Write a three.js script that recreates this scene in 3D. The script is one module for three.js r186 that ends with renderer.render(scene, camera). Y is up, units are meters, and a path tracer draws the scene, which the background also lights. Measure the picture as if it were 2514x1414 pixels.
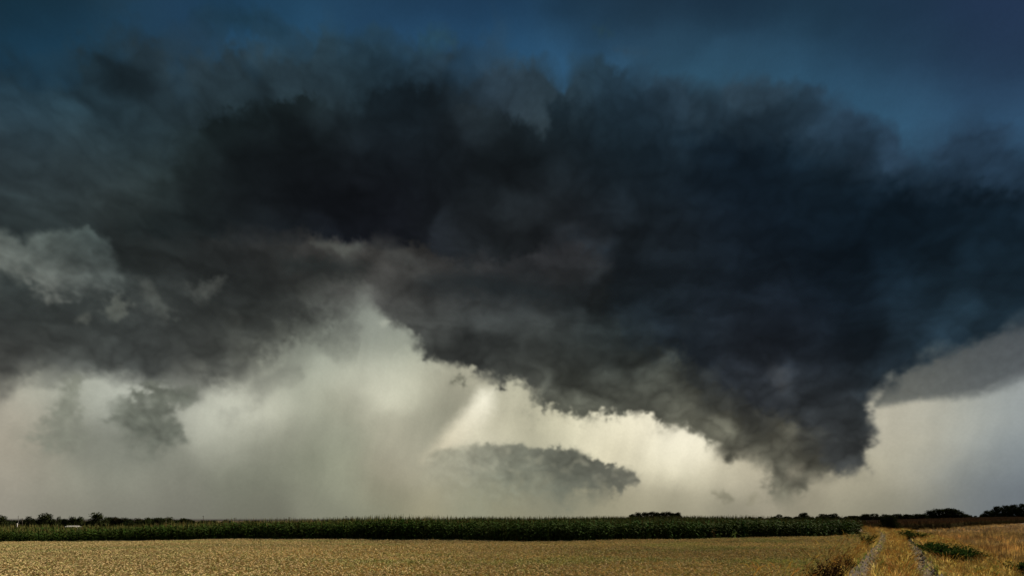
import * as THREE from 'three';
import { mergeGeometries } from 'three/addons/utils/BufferGeometryUtils.js';

// ---------- camera, sun, exposure ----------
const scene = new THREE.Scene();
const renderer = new THREE.WebGLRenderer({ antialias: true });
renderer.toneMapping = THREE.LinearToneMapping;
renderer.toneMappingExposure = 2;
renderer.shadowMap.enabled = true;

const EYE = 1.75;                                   // standing in the middle of the farm track
const camera = new THREE.PerspectiveCamera(2 * Math.atan(1275 / 1668) * 180 / Math.PI, 2514 / 2550, 0.1, 6000);
camera.position.set(0, EYE, 0);
camera.lookAt(0, EYE, -10);
camera.setViewOffset(2514, 2550, 0, 0, 2514, 1414); // lens shifted up: level camera, low horizon

const SUN_AZIMUTH = 44, SUN_ELEVATION = 30;         // behind the storm's edge, to the right
const sun = new THREE.DirectionalLight(0xfff0d6, 4.8);
sun.position.set(400 * Math.sin(SUN_AZIMUTH * Math.PI / 180) * Math.cos(SUN_ELEVATION * Math.PI / 180), 400 * Math.sin(SUN_ELEVATION * Math.PI / 180), -400 * Math.cos(SUN_AZIMUTH * Math.PI / 180) * Math.cos(SUN_ELEVATION * Math.PI / 180));
sun.castShadow = true;
sun.shadow.radius = 4;
sun.shadow.mapSize.set(4096, 4096);
Object.assign(sun.shadow.camera, { left: -120, right: 120, top: 120, bottom: -120, near: 1, far: 1200 });
scene.add(sun);
scene.add(sun.target);

// ---------- numbers: random and noise ----------
function rng(seed) {
  let s = seed >>> 0;
  return () => { s = (s + 0x6d2b79f5) | 0; let t = Math.imul(s ^ (s >>> 15), 1 | s); t = (t + Math.imul(t ^ (t >>> 7), 61 | t)) ^ t; return ((t ^ (t >>> 14)) >>> 0) / 4294967296; };
}
const PERM = new Uint8Array(512), GX = new Float32Array(256), GY = new Float32Array(256);
{
  const r = rng(77), p = [...Array(256).keys()];
  for (let i = 255; i > 0; i--) { const j = Math.floor(r() * (i + 1)); [p[i], p[j]] = [p[j], p[i]]; }
  for (let i = 0; i < 512; i++) PERM[i] = p[i & 255];
  for (let i = 0; i < 256; i++) { const a = r() * 2 * Math.PI; GX[i] = Math.cos(a); GY[i] = Math.sin(a); }
}
function noise(x, y) {
  const xi = Math.floor(x), yi = Math.floor(y), fx = x - xi, fy = y - yi, X = xi & 255, Y = yi & 255;
  const u = fx * fx * fx * (fx * (fx * 6 - 15) + 10), v = fy * fy * fy * (fy * (fy * 6 - 15) + 10);
  const a = PERM[PERM[X] + Y], b = PERM[PERM[X + 1] + Y], c = PERM[PERM[X] + Y + 1], d = PERM[PERM[X + 1] + Y + 1];
  const n00 = GX[a] * fx + GY[a] * fy, n10 = GX[b] * (fx - 1) + GY[b] * fy, n01 = GX[c] * fx + GY[c] * (fy - 1), n11 = GX[d] * (fx - 1) + GY[d] * (fy - 1);
  return (n00 + u * (n10 - n00) + v * (n01 + u * (n11 - n01) - n00 - u * (n10 - n00))) * 1.5;
}
function fbm(x, y, octaves) {
  let s = 0, a = 0.5, n = 0;
  for (let i = 0; i < octaves; i++) { s += a * noise(x, y); n += a; a *= 0.52; const t = x * 1.62 - y * 1.18 + 13.7; y = x * 1.18 + y * 1.62 - 7.3; x = t; }
  return s / n;
}
function billow(x, y, octaves) {                    // rounded heads, as on a cumulus
  let s = 0, a = 0.5, n = 0;
  for (let i = 0; i < octaves; i++) { s += a * (1 - 2.2 * Math.abs(noise(x, y))); n += a; a *= 0.55; const t = x * 1.62 - y * 1.18 + 5.1; y = x * 1.18 + y * 1.62 + 2.9; x = t; }
  return s / n;
}
const clamp = (x, a = 0, b = 1) => Math.min(b, Math.max(a, x)), smooth = (a, b, x) => { const t = clamp((x - a) / (b - a)); return t * t * (3 - 2 * t); }, mix = (a, b, t) => a + (b - a) * t;

// ---------- the sky ----------
// The storm sky is described by direction: azimuth (0 = straight ahead, to the north) and elevation in degrees.
// Tones are [azimuth, elevation, r, g, b], outlines are [azimuth, elevation, softness, raggedness] (degrees).
const TONES_UPPER = [
  -36.6,31.1,20,43,56, -34.7,30.9,25,51,60, -32.4,32.5,23,45,58, -29.1,32.9,29,60,76, -31.1,31.3,33,69,98, -34.7,29.4,31,65,95, -36.6,29.5,25,56,76, -27.7,32.8,39,63,80,
  -26.4,33.8,33,58,89, -22.7,35.0,26,56,80, -20.6,35.3,28,62,91, -21.5,33.6,40,72,95, -20.3,33.8,40,78,102, -16.3,34.5,40,78,102, -12.7,35.4,37,69,95, -19.1,35.6,31,62,86,
  -15.3,35.5,35,65,91, -12.1,36.3,33,60,86, -8.8,36.6,29,56,84, -3.7,36.7,28,52,84, -0.6,37.0,26,49,80, -9.1,35.3,39,76,106, -3.7,35.3,39,76,102, -0.9,34.9,40,80,109,
  -6.7,34.7,40,72,95, 0.1,36.1,37,74,102, 1.5,36.7,31,58,86, 4.9,36.9,29,51,69, 8.3,36.0,31,54,75, 11.6,36.4,26,47,69, 16.5,35.6,26,47,73, 19.9,35.3,26,45,69,
  1.5,34.9,42,80,104, 4.2,33.9,46,83,113, 3.9,32.7,46,83,115, 6.3,35.0,37,67,89, 8.6,33.7,52,85,109, 11.6,34.4,40,67,84, 14.9,34.2,39,65,84, 19.0,33.4,40,65,86,
  19.9,32.4,50,80,102, 16.1,32.0,48,89,109, 15.5,31.6,46,83,102, 12.3,33.4,48,76,95, 18.0,32.2,48,76,95, 20.8,35.1,28,54,76, 25.4,34.0,29,52,76, 29.5,33.0,31,52,76,
  33.2,32.0,35,52,80, 36.5,31.0,37,53,82, 21.1,33.5,35,62,78, 25.4,32.2,31,56,73, 29.5,31.1,31,54,76, 33.2,30.1,35,52,78, 36.5,28.9,36,52,79, 21.1,32.3,44,81,102,
  22.6,31.2,46,83,106, 25.4,31.3,44,69,95, 29.5,30.0,39,63,86, 33.2,28.3,37,58,84, 36.5,27.4,37,56,83, 24.9,30.5,46,83,107, 26.8,29.2,46,83,104, 29.5,27.9,50,89,111,
  30.5,26.5,50,89,113, 31.8,25.5,48,85,107, 29.5,28.8,44,76,98, 33.2,27.2,48,76,100, 35.6,26.3,48,76,100, 36.7,24.9,48,83,107];
const TONES_STORM = [
  -36.3,27.9,24,47,64, -34.0,29.2,31,56,75, -29.8,31.0,36,52,61, -30.1,29.5,22,36,44, -32.1,28.9,32,49,53, -26.6,29.9,45,58,68, -28.5,29.7,25,41,50, -24.4,32.0,38,59,77,
  -22.7,30.7,40,56,63, -36.3,26.1,40,65,77, -33.6,26.0,41,65,77, -29.8,27.4,34,54,63, -26.6,28.5,40,50,57, -21.5,30.2,40,52,59, -24.4,28.5,36,47,46, -22.7,28.1,18,32,33,
  -20.9,28.6,16,29,29, -20.9,26.1,20,23,27, -26.4,26.7,40,54,55, -25.0,25.9,27,40,39, -29.1,26.1,38,52,61, -34.7,23.6,46,58,65, -31.9,24.0,45,57,62, -36.3,22.7,45,56,63,
  -29.1,24.4,47,58,55, -14.7,34.5,36,67,85, -11.1,35.2,36,65,86, -12.7,34.3,32,58,75, -10.8,34.7,32,59,77, -6.7,34.3,38,63,81, -19.1,32.7,40,63,81, -16.6,32.9,40,59,68,
  -13.4,33.3,36,54,61, -10.8,33.3,31,47,57, -7.4,33.5,36,54,66, -2.0,33.5,41,65,85, -18.5,31.4,41,54,61, -15.3,32.1,43,56,66, -12.1,32.2,32,45,52, -10.1,31.9,22,36,46,
  -7.1,32.6,32,43,50, -3.7,33.0,38,50,59, -0.6,32.8,45,59,72, -20.3,30.0,27,41,42, -17.5,30.6,23,36,39, -15.3,30.9,43,52,53, -13.7,31.1,41,50,52, -11.1,30.8,18,32,40,
  -8.8,31.3,14,29,39, -5.4,32.0,25,38,44, -1.3,31.1,40,49,59, -18.5,29.5,18,29,31, -15.3,29.9,32,45,44, -13.1,29.9,18,32,37, -20.0,28.5,29,31,33, -17.8,28.3,18,23,26,
  -12.7,29.1,40,37,40, -14.4,28.5,20,25,29, -10.4,29.6,16,31,37, -7.4,29.6,27,32,35, -3.3,30.3,36,43,48, -2.0,30.0,40,41,42, -18.5,26.7,20,21,26, -12.1,27.2,22,23,27,
  -8.8,28.5,26,30,35, -5.4,29.2,20,27,31, -2.0,27.7,18,25,33, -7.1,27.5,20,25,29, -0.9,29.0,20,30,37, 0.4,33.8,45,72,88, 2.2,33.0,41,61,74, 5.6,33.6,40,64,78,
  7.3,33.7,36,60,76, 6.3,32.6,38,58,72, 9.3,32.5,34,54,67, 11.6,32.5,43,66,84, 14.2,31.5,39,60,74, 18.0,31.0,47,66,82, 20.2,30.8,45,66,82, 0.1,31.8,47,58,68,
  1.5,31.3,41,54,63, 3.2,31.5,29,47,61, 4.2,30.5,22,36,46, 8.3,31.1,28,44,57, 11.6,31.0,36,48,59, 16.5,30.3,39,54,63, 19.6,29.6,41,54,63, 0.4,30.1,20,32,31,
  2.5,30.0,54,61,57, 1.8,30.6,50,58,59, 1.1,29.5,28,35,35, 0.1,28.7,15,23,27, 4.9,28.9,20,33,42, 8.3,29.5,26,40,48, 11.6,29.5,24,38,46, 14.9,29.0,28,42,50,
  19.6,28.6,32,44,50, 1.5,27.4,17,23,29, 4.9,27.3,22,32,38, 8.3,27.4,19,33,42, 11.6,27.2,19,32,44, 16.5,27.2,19,32,42, 19.9,26.3,15,26,36, 21.1,30.5,43,62,76,
  23.7,30.1,39,58,74, 23.1,29.2,36,54,65, 25.1,28.8,43,68,92, 26.3,27.9,43,66,86, 27.6,27.9,39,64,88, 29.0,26.8,41,64,86, 30.0,25.4,43,68,90, 20.8,28.7,32,46,55,
  24.0,27.9,38,56,69, 26.8,26.8,39,54,65, 29.5,25.3,43,60,76, 32.0,24.5,47,66,84, 34.0,25.4,39,62,88, 34.4,24.6,36,56,76, 36.0,24.6,39,64,90, 36.7,23.7,43,68,94,
  20.8,26.6,19,32,40, 24.0,26.1,28,42,48, 26.8,25.1,30,40,48, 29.5,24.3,36,50,61, 32.0,24.0,41,58,71, 34.4,23.4,41,58,69, 36.5,22.9,41,60,76, -36.3,22.2,43,54,62,
  -32.4,22.7,47,57,58, -34.7,20.9,50,61,60, -31.1,21.7,50,57,56, -27.2,23.5,38,49,49, -28.5,22.2,36,45,44, -24.4,24.0,26,31,33, -21.5,24.2,22,26,28, -36.3,19.5,41,49,48,
  -33.6,20.2,45,52,51, -31.1,21.2,48,54,55, -29.8,20.4,31,38,39, -27.2,20.9,32,37,39, -24.4,21.9,29,33,33, -21.5,22.3,24,27,32, -36.6,18.6,39,47,48, -33.6,19.7,39,47,48,
  -30.4,20.0,34,40,40, -30.1,18.8,31,37,37, -28.8,19.5,31,37,35, -27.2,19.8,45,47,48, -24.4,20.5,42,43,44, -21.5,20.9,46,45,46, -28.5,18.2,27,35,33, -25.8,18.9,32,37,37,
  -23.0,19.3,35,39,40, -20.6,19.6,29,34,35, -36.6,15.5,48,56,55, -35.7,14.6,56,63,62, -33.1,15.0,45,51,49, -36.3,12.9,52,57,58, -34.0,13.8,54,61,60, -33.6,12.5,50,57,56,
  -31.1,15.4,54,57,55, -28.8,17.1,54,56,55, -25.8,17.8,43,47,46, -26.6,17.4,52,54,53, -22.7,16.5,43,49,49, -21.5,17.8,40,46,47, -21.5,15.7,41,44,42, -25.8,15.0,47,52,51,
  -23.8,15.8,39,45,46, -23.3,14.7,54,56,53, -21.5,14.2,65,66,62, -20.6,13.7,77,78,70, -29.8,13.9,56,61,60, -27.7,13.3,61,64,63, -27.2,15.1,59,61,58, -20.3,25.2,22,24,28,
  -15.3,25.8,20,21,25, -10.4,26.2,20,21,25, -5.4,26.5,18,24,30, -0.6,26.6,15,22,28, -16.9,24.2,15,19,25, -13.7,24.3,16,17,24, -18.5,23.8,18,22,26, -8.8,24.4,20,22,30,
  -3.7,25.2,26,29,32, -0.9,24.9,33,36,39, -2.0,26.0,26,31,33, -20.0,21.9,27,33,33, -16.9,22.3,22,26,30, -12.1,23.3,18,21,25, -8.8,23.0,22,24,30, -3.7,23.2,24,29,32,
  -0.9,22.6,20,26,28, -20.0,21.1,48,46,46, -16.9,21.5,53,51,51, -14.7,21.2,70,69,65, -13.7,20.9,79,76,72, -13.1,21.5,70,69,67, -11.1,21.5,60,60,58, -10.1,20.7,73,72,68,
  -8.8,20.9,57,57,54, -7.1,21.6,40,39,42, -4.7,22.6,35,38,40, -2.0,21.4,35,36,39, -20.3,19.4,35,39,39, -17.8,19.8,51,51,49, -15.3,20.2,38,39,39, -12.7,20.2,42,43,42,
  -11.4,19.9,62,62,60, -8.4,20.0,59,57,54, -7.4,19.8,75,72,68, -5.4,20.3,57,55,54, -2.0,20.1,53,51,53, -0.2,20.0,49,50,51, -20.0,17.9,38,43,44, -16.9,18.5,42,45,44,
  -13.7,18.8,46,46,46, -10.4,18.7,75,74,72, -8.8,18.8,53,53,54, -6.4,18.6,38,45,47, -4.4,19.3,49,48,49, -1.3,19.0,33,36,39, -0.2,19.3,31,34,39, -20.0,16.2,47,52,49,
  -17.8,16.4,54,56,53, -15.6,17.0,65,68,63, -13.7,17.9,77,80,76, -12.1,18.3,92,91,86, -10.4,16.9,72,75,72, -8.8,17.0,63,68,67, -5.4,17.7,57,63,63, -2.0,17.5,50,57,56,
  -20.0,15.0,56,56,53, -17.8,15.5,56,57,53, -8.8,15.7,70,71,69, -8.1,15.3,77,78,72, -7.7,14.6,75,77,69, -5.4,15.8,63,66,65, -2.0,16.2,63,68,67, -0.2,16.2,59,63,62,
  -6.4,14.2,52,54,53, -3.7,14.4,47,49,48, -0.9,14.6,48,51,49, 1.5,26.6,22,29,32, 3.9,26.5,37,38,39, 4.9,25.4,33,34,37, 8.3,26.1,19,32,38, 11.6,25.6,19,32,42,
  16.5,25.6,15,27,40, 19.9,24.9,14,26,38, 0.4,24.4,40,41,40, 1.5,23.8,38,39,44, 4.9,24.8,24,27,30, 9.0,24.2,35,37,42, 11.6,23.9,25,31,33, 14.9,23.9,26,33,39,
  19.6,23.4,17,28,39, 2.2,22.9,16,24,25, 0.1,22.6,29,33,33, 3.9,22.6,38,38,42, 5.6,21.6,44,45,49, 7.3,21.3,50,51,57, 7.6,22.7,25,30,34, 10.0,22.3,21,27,32,
  13.3,21.8,24,29,33, 18.0,21.6,20,26,36, 1.5,21.1,49,48,53, 4.2,20.8,46,45,47, 6.6,20.4,49,48,48, 9.0,20.6,16,28,33, 12.3,21.0,31,33,37, 16.5,20.3,28,31,34,
  19.6,20.0,18,26,33, 1.5,19.3,38,40,43, 4.9,19.0,32,34,37, 8.3,18.8,21,30,33, 11.6,19.3,18,29,36, 16.5,19.2,18,31,42, 19.9,18.5,18,31,42, 0.1,17.8,50,56,56,
  3.2,17.8,38,41,41, 8.3,17.9,26,33,37, 13.3,17.3,27,32,36, 17.4,17.3,25,32,37, 19.9,16.5,28,32,37, 0.1,16.2,66,71,68, 2.2,15.9,68,73,68, 4.9,15.8,50,55,54,
  8.3,15.7,39,49,50, 11.6,15.6,36,44,48, 16.5,15.6,32,38,44, 19.6,15.3,24,30,38, 20.8,25.1,16,28,40, 24.0,24.3,16,28,38, 28.2,23.8,20,32,42, 31.0,23.5,28,48,65,
  33.2,22.5,24,42,59, 36.5,21.9,32,48,61, 21.1,21.8,17,27,35, 25.4,21.4,16,28,38, 29.5,20.7,12,25,35, 33.2,20.0,16,28,38, 36.5,19.5,16,28,38, 21.1,19.3,15,25,35,
  25.4,18.7,11,23,33, 29.5,17.8,16,30,44, 32.0,17.9,12,26,36, 34.4,17.9,22,36,46, 36.5,16.8,16,30,42, 20.8,16.7,29,30,35, 24.0,16.6,19,31,40, 26.8,16.5,16,28,38,
  29.5,16.4,26,41,51, 30.8,15.7,33,50,61, 32.0,15.5,13,27,37, 33.7,14.7,45,60,69, 34.4,15.3,15,29,39, 36.5,15.0,18,34,44, 20.8,14.6,21,24,32, 24.0,14.9,24,31,41,
  27.4,15.1,23,33,43, 27.4,13.6,19,24,34, 30.3,14.1,30,44,52, 32.0,13.6,36,52,63, 33.4,13.7,41,58,67, 34.1,13.3,22,36,46, 36.5,13.7,28,42,52, 0.1,12.7,59,59,58,
  3.2,14.3,48,52,51, 6.6,14.2,44,53,54, 10.0,14.1,34,42,48, 14.9,13.5,26,35,42, 19.9,13.2,24,30,38, 1.1,11.5,70,70,62, 2.8,10.5,84,86,74, 4.9,11.6,50,51,48,
  8.3,10.9,60,62,57, 10.0,10.2,72,74,65, 12.3,11.1,76,80,72, 14.9,11.3,54,60,58, 18.0,11.4,42,46,48, 20.2,11.9,34,38,44, 4.9,9.8,88,88,75, 8.3,9.3,82,82,71,
  11.6,9.3,72,72,65, 14.2,9.1,82,82,72, 16.5,9.6,58,60,57, 18.7,8.9,52,54,53, 20.5,10.0,44,48,50, 14.6,8.1,90,88,74, 16.1,7.1,100,98,82, 16.8,6.5,108,106,88,
  18.0,6.0,76,74,65, 17.7,5.3,66,66,58, 19.6,5.6,88,86,74, 19.9,7.2,66,68,60, 20.8,12.8,28,32,40, 24.0,12.8,24,33,42, 26.8,12.5,18,26,38, 29.5,12.2,24,39,48,
  31.5,12.0,34,46,55, 32.8,12.4,38,50,61, 21.7,10.9,64,64,64, 24.0,10.7,40,44,48, 26.8,10.8,32,38,42, 28.7,10.3,34,42,46, 25.4,8.5,36,40,44, 21.1,8.7,48,50,52,
  27.4,8.6,44,50,52, 27.9,6.8,58,62,60, 26.8,6.9,42,44,48, 24.0,7.0,48,50,51, 21.1,6.9,62,62,57, 22.6,6.9,80,79,70, 21.1,5.6,90,89,76, 20.8,4.0,110,107,92,
  21.7,4.9,84,84,74, 22.9,5.5,78,77,68, 25.4,5.1,52,54,54, 27.4,5.0,48,52,52, 24.0,4.9,62,62,59, 25.7,4.2,64,65,62, 26.8,4.3,58,60,58, 27.1,5.9,44,48,50,
  25.1,6.0,48,50,52, 22.0,3.0,92,91,79, 23.7,3.0,88,87,76, 21.7,1.8,128,124,104, 22.9,2.4,108,106,90, 25.7,3.9,84,84,77, -36.6,11.3,56,61,65, -34.7,11.0,74,73,69,
  -32.4,11.6,66,70,69, -29.8,12.5,54,64,64, -27.2,12.5,56,63,63, -24.4,13.1,57,61,60, -22.1,13.0,72,73,67, -36.6,10.0,72,70,67, -36.8,8.9,83,82,76, -36.1,9.5,90,89,81,
  -34.7,10.2,95,96,84, -32.4,10.6,84,84,77, -29.8,11.0,72,71,69, -27.2,11.6,63,66,65, -24.4,11.6,68,68,63, -21.8,11.5,88,89,80, -26.4,10.3,83,82,76, -23.8,10.4,90,89,82];
const TONES_LOWAIR = [
  -18.5,14.2,96,101,94, -20.3,12.5,116,120,110, -16.0,15.6,100,105,99, -14.4,16.3,112,117,111, -12.1,17.0,123,129,120, -10.6,16.0,170,175,165, -11.1,16.4,130,135,126, -10.1,15.3,110,115,108,
  -20.3,13.7,112,114,106, -17.8,13.9,130,135,123, -15.3,14.4,140,145,131, -13.1,14.6,130,135,125, -11.1,15.0,158,163,149, -8.8,14.5,158,163,146, -9.3,15.2,150,155,141, -20.6,11.0,140,141,127,
  -36.3,7.6,175,168,153, -35.2,8.8,175,175,158, -34.0,9.0,172,175,160, -32.1,9.1,162,167,155, -31.1,9.6,190,193,178, -29.8,9.3,190,193,181, -28.8,9.5,176,179,167, -27.7,9.5,150,153,143,
  -26.4,9.6,160,162,149, -23.8,9.8,174,175,160, -21.5,10.0,178,181,166, -23.0,8.6,200,203,188, -21.2,9.1,200,201,184, -22.7,7.7,206,207,190, -35.7,6.0,159,152,134, -36.3,5.9,172,164,148,
  -36.3,3.5,161,154,139, -36.6,1.2,149,144,131, -33.6,7.8,160,160,145, -31.6,7.7,160,163,151, -31.1,6.3,128,131,121, -32.4,5.6,130,132,119, -25.0,7.3,166,167,153, -23.3,6.4,182,183,166,
  -20.9,6.9,168,169,152, -29.3,5.5,132,134,121, -31.1,4.5,130,133,121, -27.2,4.4,132,134,121, -23.0,4.9,140,141,126, -20.6,5.0,134,135,120, -33.6,2.7,148,148,132, -29.8,2.2,140,140,125,
  -25.8,2.3,128,128,115, -21.5,2.4,122,125,110, -33.6,0.7,135,132,119, -29.8,0.7,125,124,113, -25.8,0.8,119,118,107, -21.5,0.8,116,116,103, -34.7,4.1,149,146,130, -18.5,12.7,150,153,139,
  -15.3,12.9,172,177,160, -12.1,13.4,166,169,152, -8.8,13.5,166,171,152, -20.3,10.0,186,187,170, -17.8,10.8,176,179,160, -13.7,11.7,184,185,166, -11.1,11.8,199,197,177, -8.8,12.5,195,195,175,
  -6.1,12.3,175,173,153, -20.3,8.5,199,196,175, -17.5,8.9,168,171,152, -13.7,9.7,165,164,144, -10.1,10.2,207,207,187, -8.8,10.6,205,205,181, -7.1,10.6,175,173,153, -5.4,10.0,149,146,128,
  -4.4,10.3,147,146,126, -6.1,9.3,149,148,128, -7.4,7.6,159,157,137, -0.9,9.7,199,194,171, -0.2,9.4,189,184,158, -2.0,7.3,205,200,177, -0.2,7.3,199,193,166, -20.3,6.3,146,147,130,
  -16.9,7.0,146,147,130, -13.7,7.1,152,155,136, -10.4,7.6,177,172,151, -8.8,6.6,165,163,143, -20.3,4.0,126,129,112, -16.9,4.8,134,137,118, -13.7,4.8,150,153,132, -10.4,4.2,155,148,129,
  -8.1,4.2,171,168,147, -20.3,1.8,120,121,106, -16.9,2.1,132,133,116, -13.7,2.5,148,151,130, -10.4,2.5,145,140,117, -7.1,2.6,157,155,133, -7.1,1.2,158,150,122, -10.4,0.8,136,137,116,
  -15.3,0.8,131,131,114, -20.0,0.6,111,110,97, -3.7,0.9,148,149,127, -0.2,1.2,145,141,116, -4.0,11.3,165,162,142, -2.6,11.7,179,176,155, 0.1,10.7,191,191,167, 1.5,9.4,177,173,149,
  3.2,7.3,191,187,160, 1.5,7.3,171,169,145, 3.9,8.0,222,216,186, 6.6,8.0,227,221,194, 9.0,8.4,236,230,204, 11.6,7.5,238,230,204, 7.6,6.3,224,216,186, 10.0,5.2,216,208,178,
  13.3,6.2,244,238,215, 14.9,5.5,242,236,213, 12.3,4.5,238,232,204, 14.9,3.8,220,212,184, 17.4,4.1,206,198,172, 11.6,2.9,188,180,154, 14.9,2.2,174,168,143, 18.0,2.8,176,170,147,
  19.6,4.0,188,180,156, 8.3,1.2,155,150,125, 13.3,1.2,151,146,123, 18.0,0.8,143,138,119, 4.9,1.2,145,143,121, 2.5,1.5,139,137,117, 10.3,1.5,164,158,133, 22.6,4.0,174,166,145,
  20.5,2.1,159,152,133, 29.5,7.9,183,178,160, 28.2,7.4,183,178,159, 32.0,8.0,175,174,160, 34.4,8.0,160,164,156, 36.5,8.6,151,158,159, 28.7,6.5,183,178,159, 32.0,6.2,175,172,156,
  34.4,6.1,166,170,162, 36.5,5.9,141,150,154, 29.5,4.3,182,176,153, 32.0,4.2,165,164,150, 34.4,3.8,137,142,139, 36.5,3.7,123,133,139, 26.8,2.6,170,164,141, 30.8,2.5,157,154,138,
  34.4,2.1,125,130,129, 36.5,1.8,106,115,126, 24.0,1.4,148,142,121, 28.2,1.1,139,136,118, 32.0,1.0,128,128,119, 35.6,1.0,109,116,120, 25.4,2.8,164,158,137];
const TONES_SHELF = [
  30.3,10.7,86,88,82, 33.2,11.2,80,82,84, 36.5,11.3,66,72,80, 32.0,11.6,72,77,78, 30.3,9.3,110,110,98, 32.8,9.2,98,100,92, 35.6,9.8,84,90,94, 29.0,8.8,120,118,104,
  34.4,8.9,106,110,108, 36.5,12.6,72,80,88, 35.3,12.1,68,76,82, 36.5,10.0,96,104,110];
const TONES_RAY = [
  -2.3,9.9,255,255,240, -1.8,10.5,255,252,232, -3.7,8.3,232,224,198, -3.3,7.3,222,214,188, -5.7,6.5,216,206,178, -2.0,7.3,212,206,178, -6.7,5.6,200,191,163, -1.1,9.4,206,200,172];
const TONES_SCUD = [
  0.1,5.6,118,118,105, 1.5,4.3,120,123,109, 4.2,5.1,88,90,81, 5.9,4.1,84,86,77, 8.0,3.9,96,96,87, 9.6,3.7,96,96,85, 10.3,3.2,111,108,95, 7.6,2.9,88,90,81,
  4.9,2.9,104,109,97, 2.5,2.6,126,127,110, 0.1,2.6,140,141,122, 0.4,3.6,116,121,105, -2.6,5.6,137,136,120, -4.7,5.3,159,156,136, -2.0,4.3,140,143,126, 6.6,3.2,112,115,101,
  4.6,1.9,114,117,102, 2.8,5.5,104,106,95, 6.9,4.6,86,88,79, 8.3,2.7,100,102,91, -5.4,3.9,159,157,137];
const TONES_CUMULUS = [
  -36.6,18.5,84,96,94, -35.2,18.5,88,100,96, -34.0,19.2,80,92,88, -32.0,19.8,70,82,80, -36.6,17.0,112,114,108, -35.2,17.5,88,98,94, -33.6,18.4,70,82,80, -32.4,18.1,64,74,74,
  -30.9,18.1,62,72,74, -36.3,16.5,116,116,106, -35.7,16.6,90,96,88, -34.7,16.5,106,108,102, -33.1,16.3,112,114,108, -31.4,16.6,102,104,98, -29.8,16.9,86,90,84, -34.3,15.6,110,110,104,
  -34.3,15.0,92,94,90, -36.8,17.7,100,106,102, -30.6,19.2,64,76,76, -33.1,17.4,68,78,76];
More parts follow.
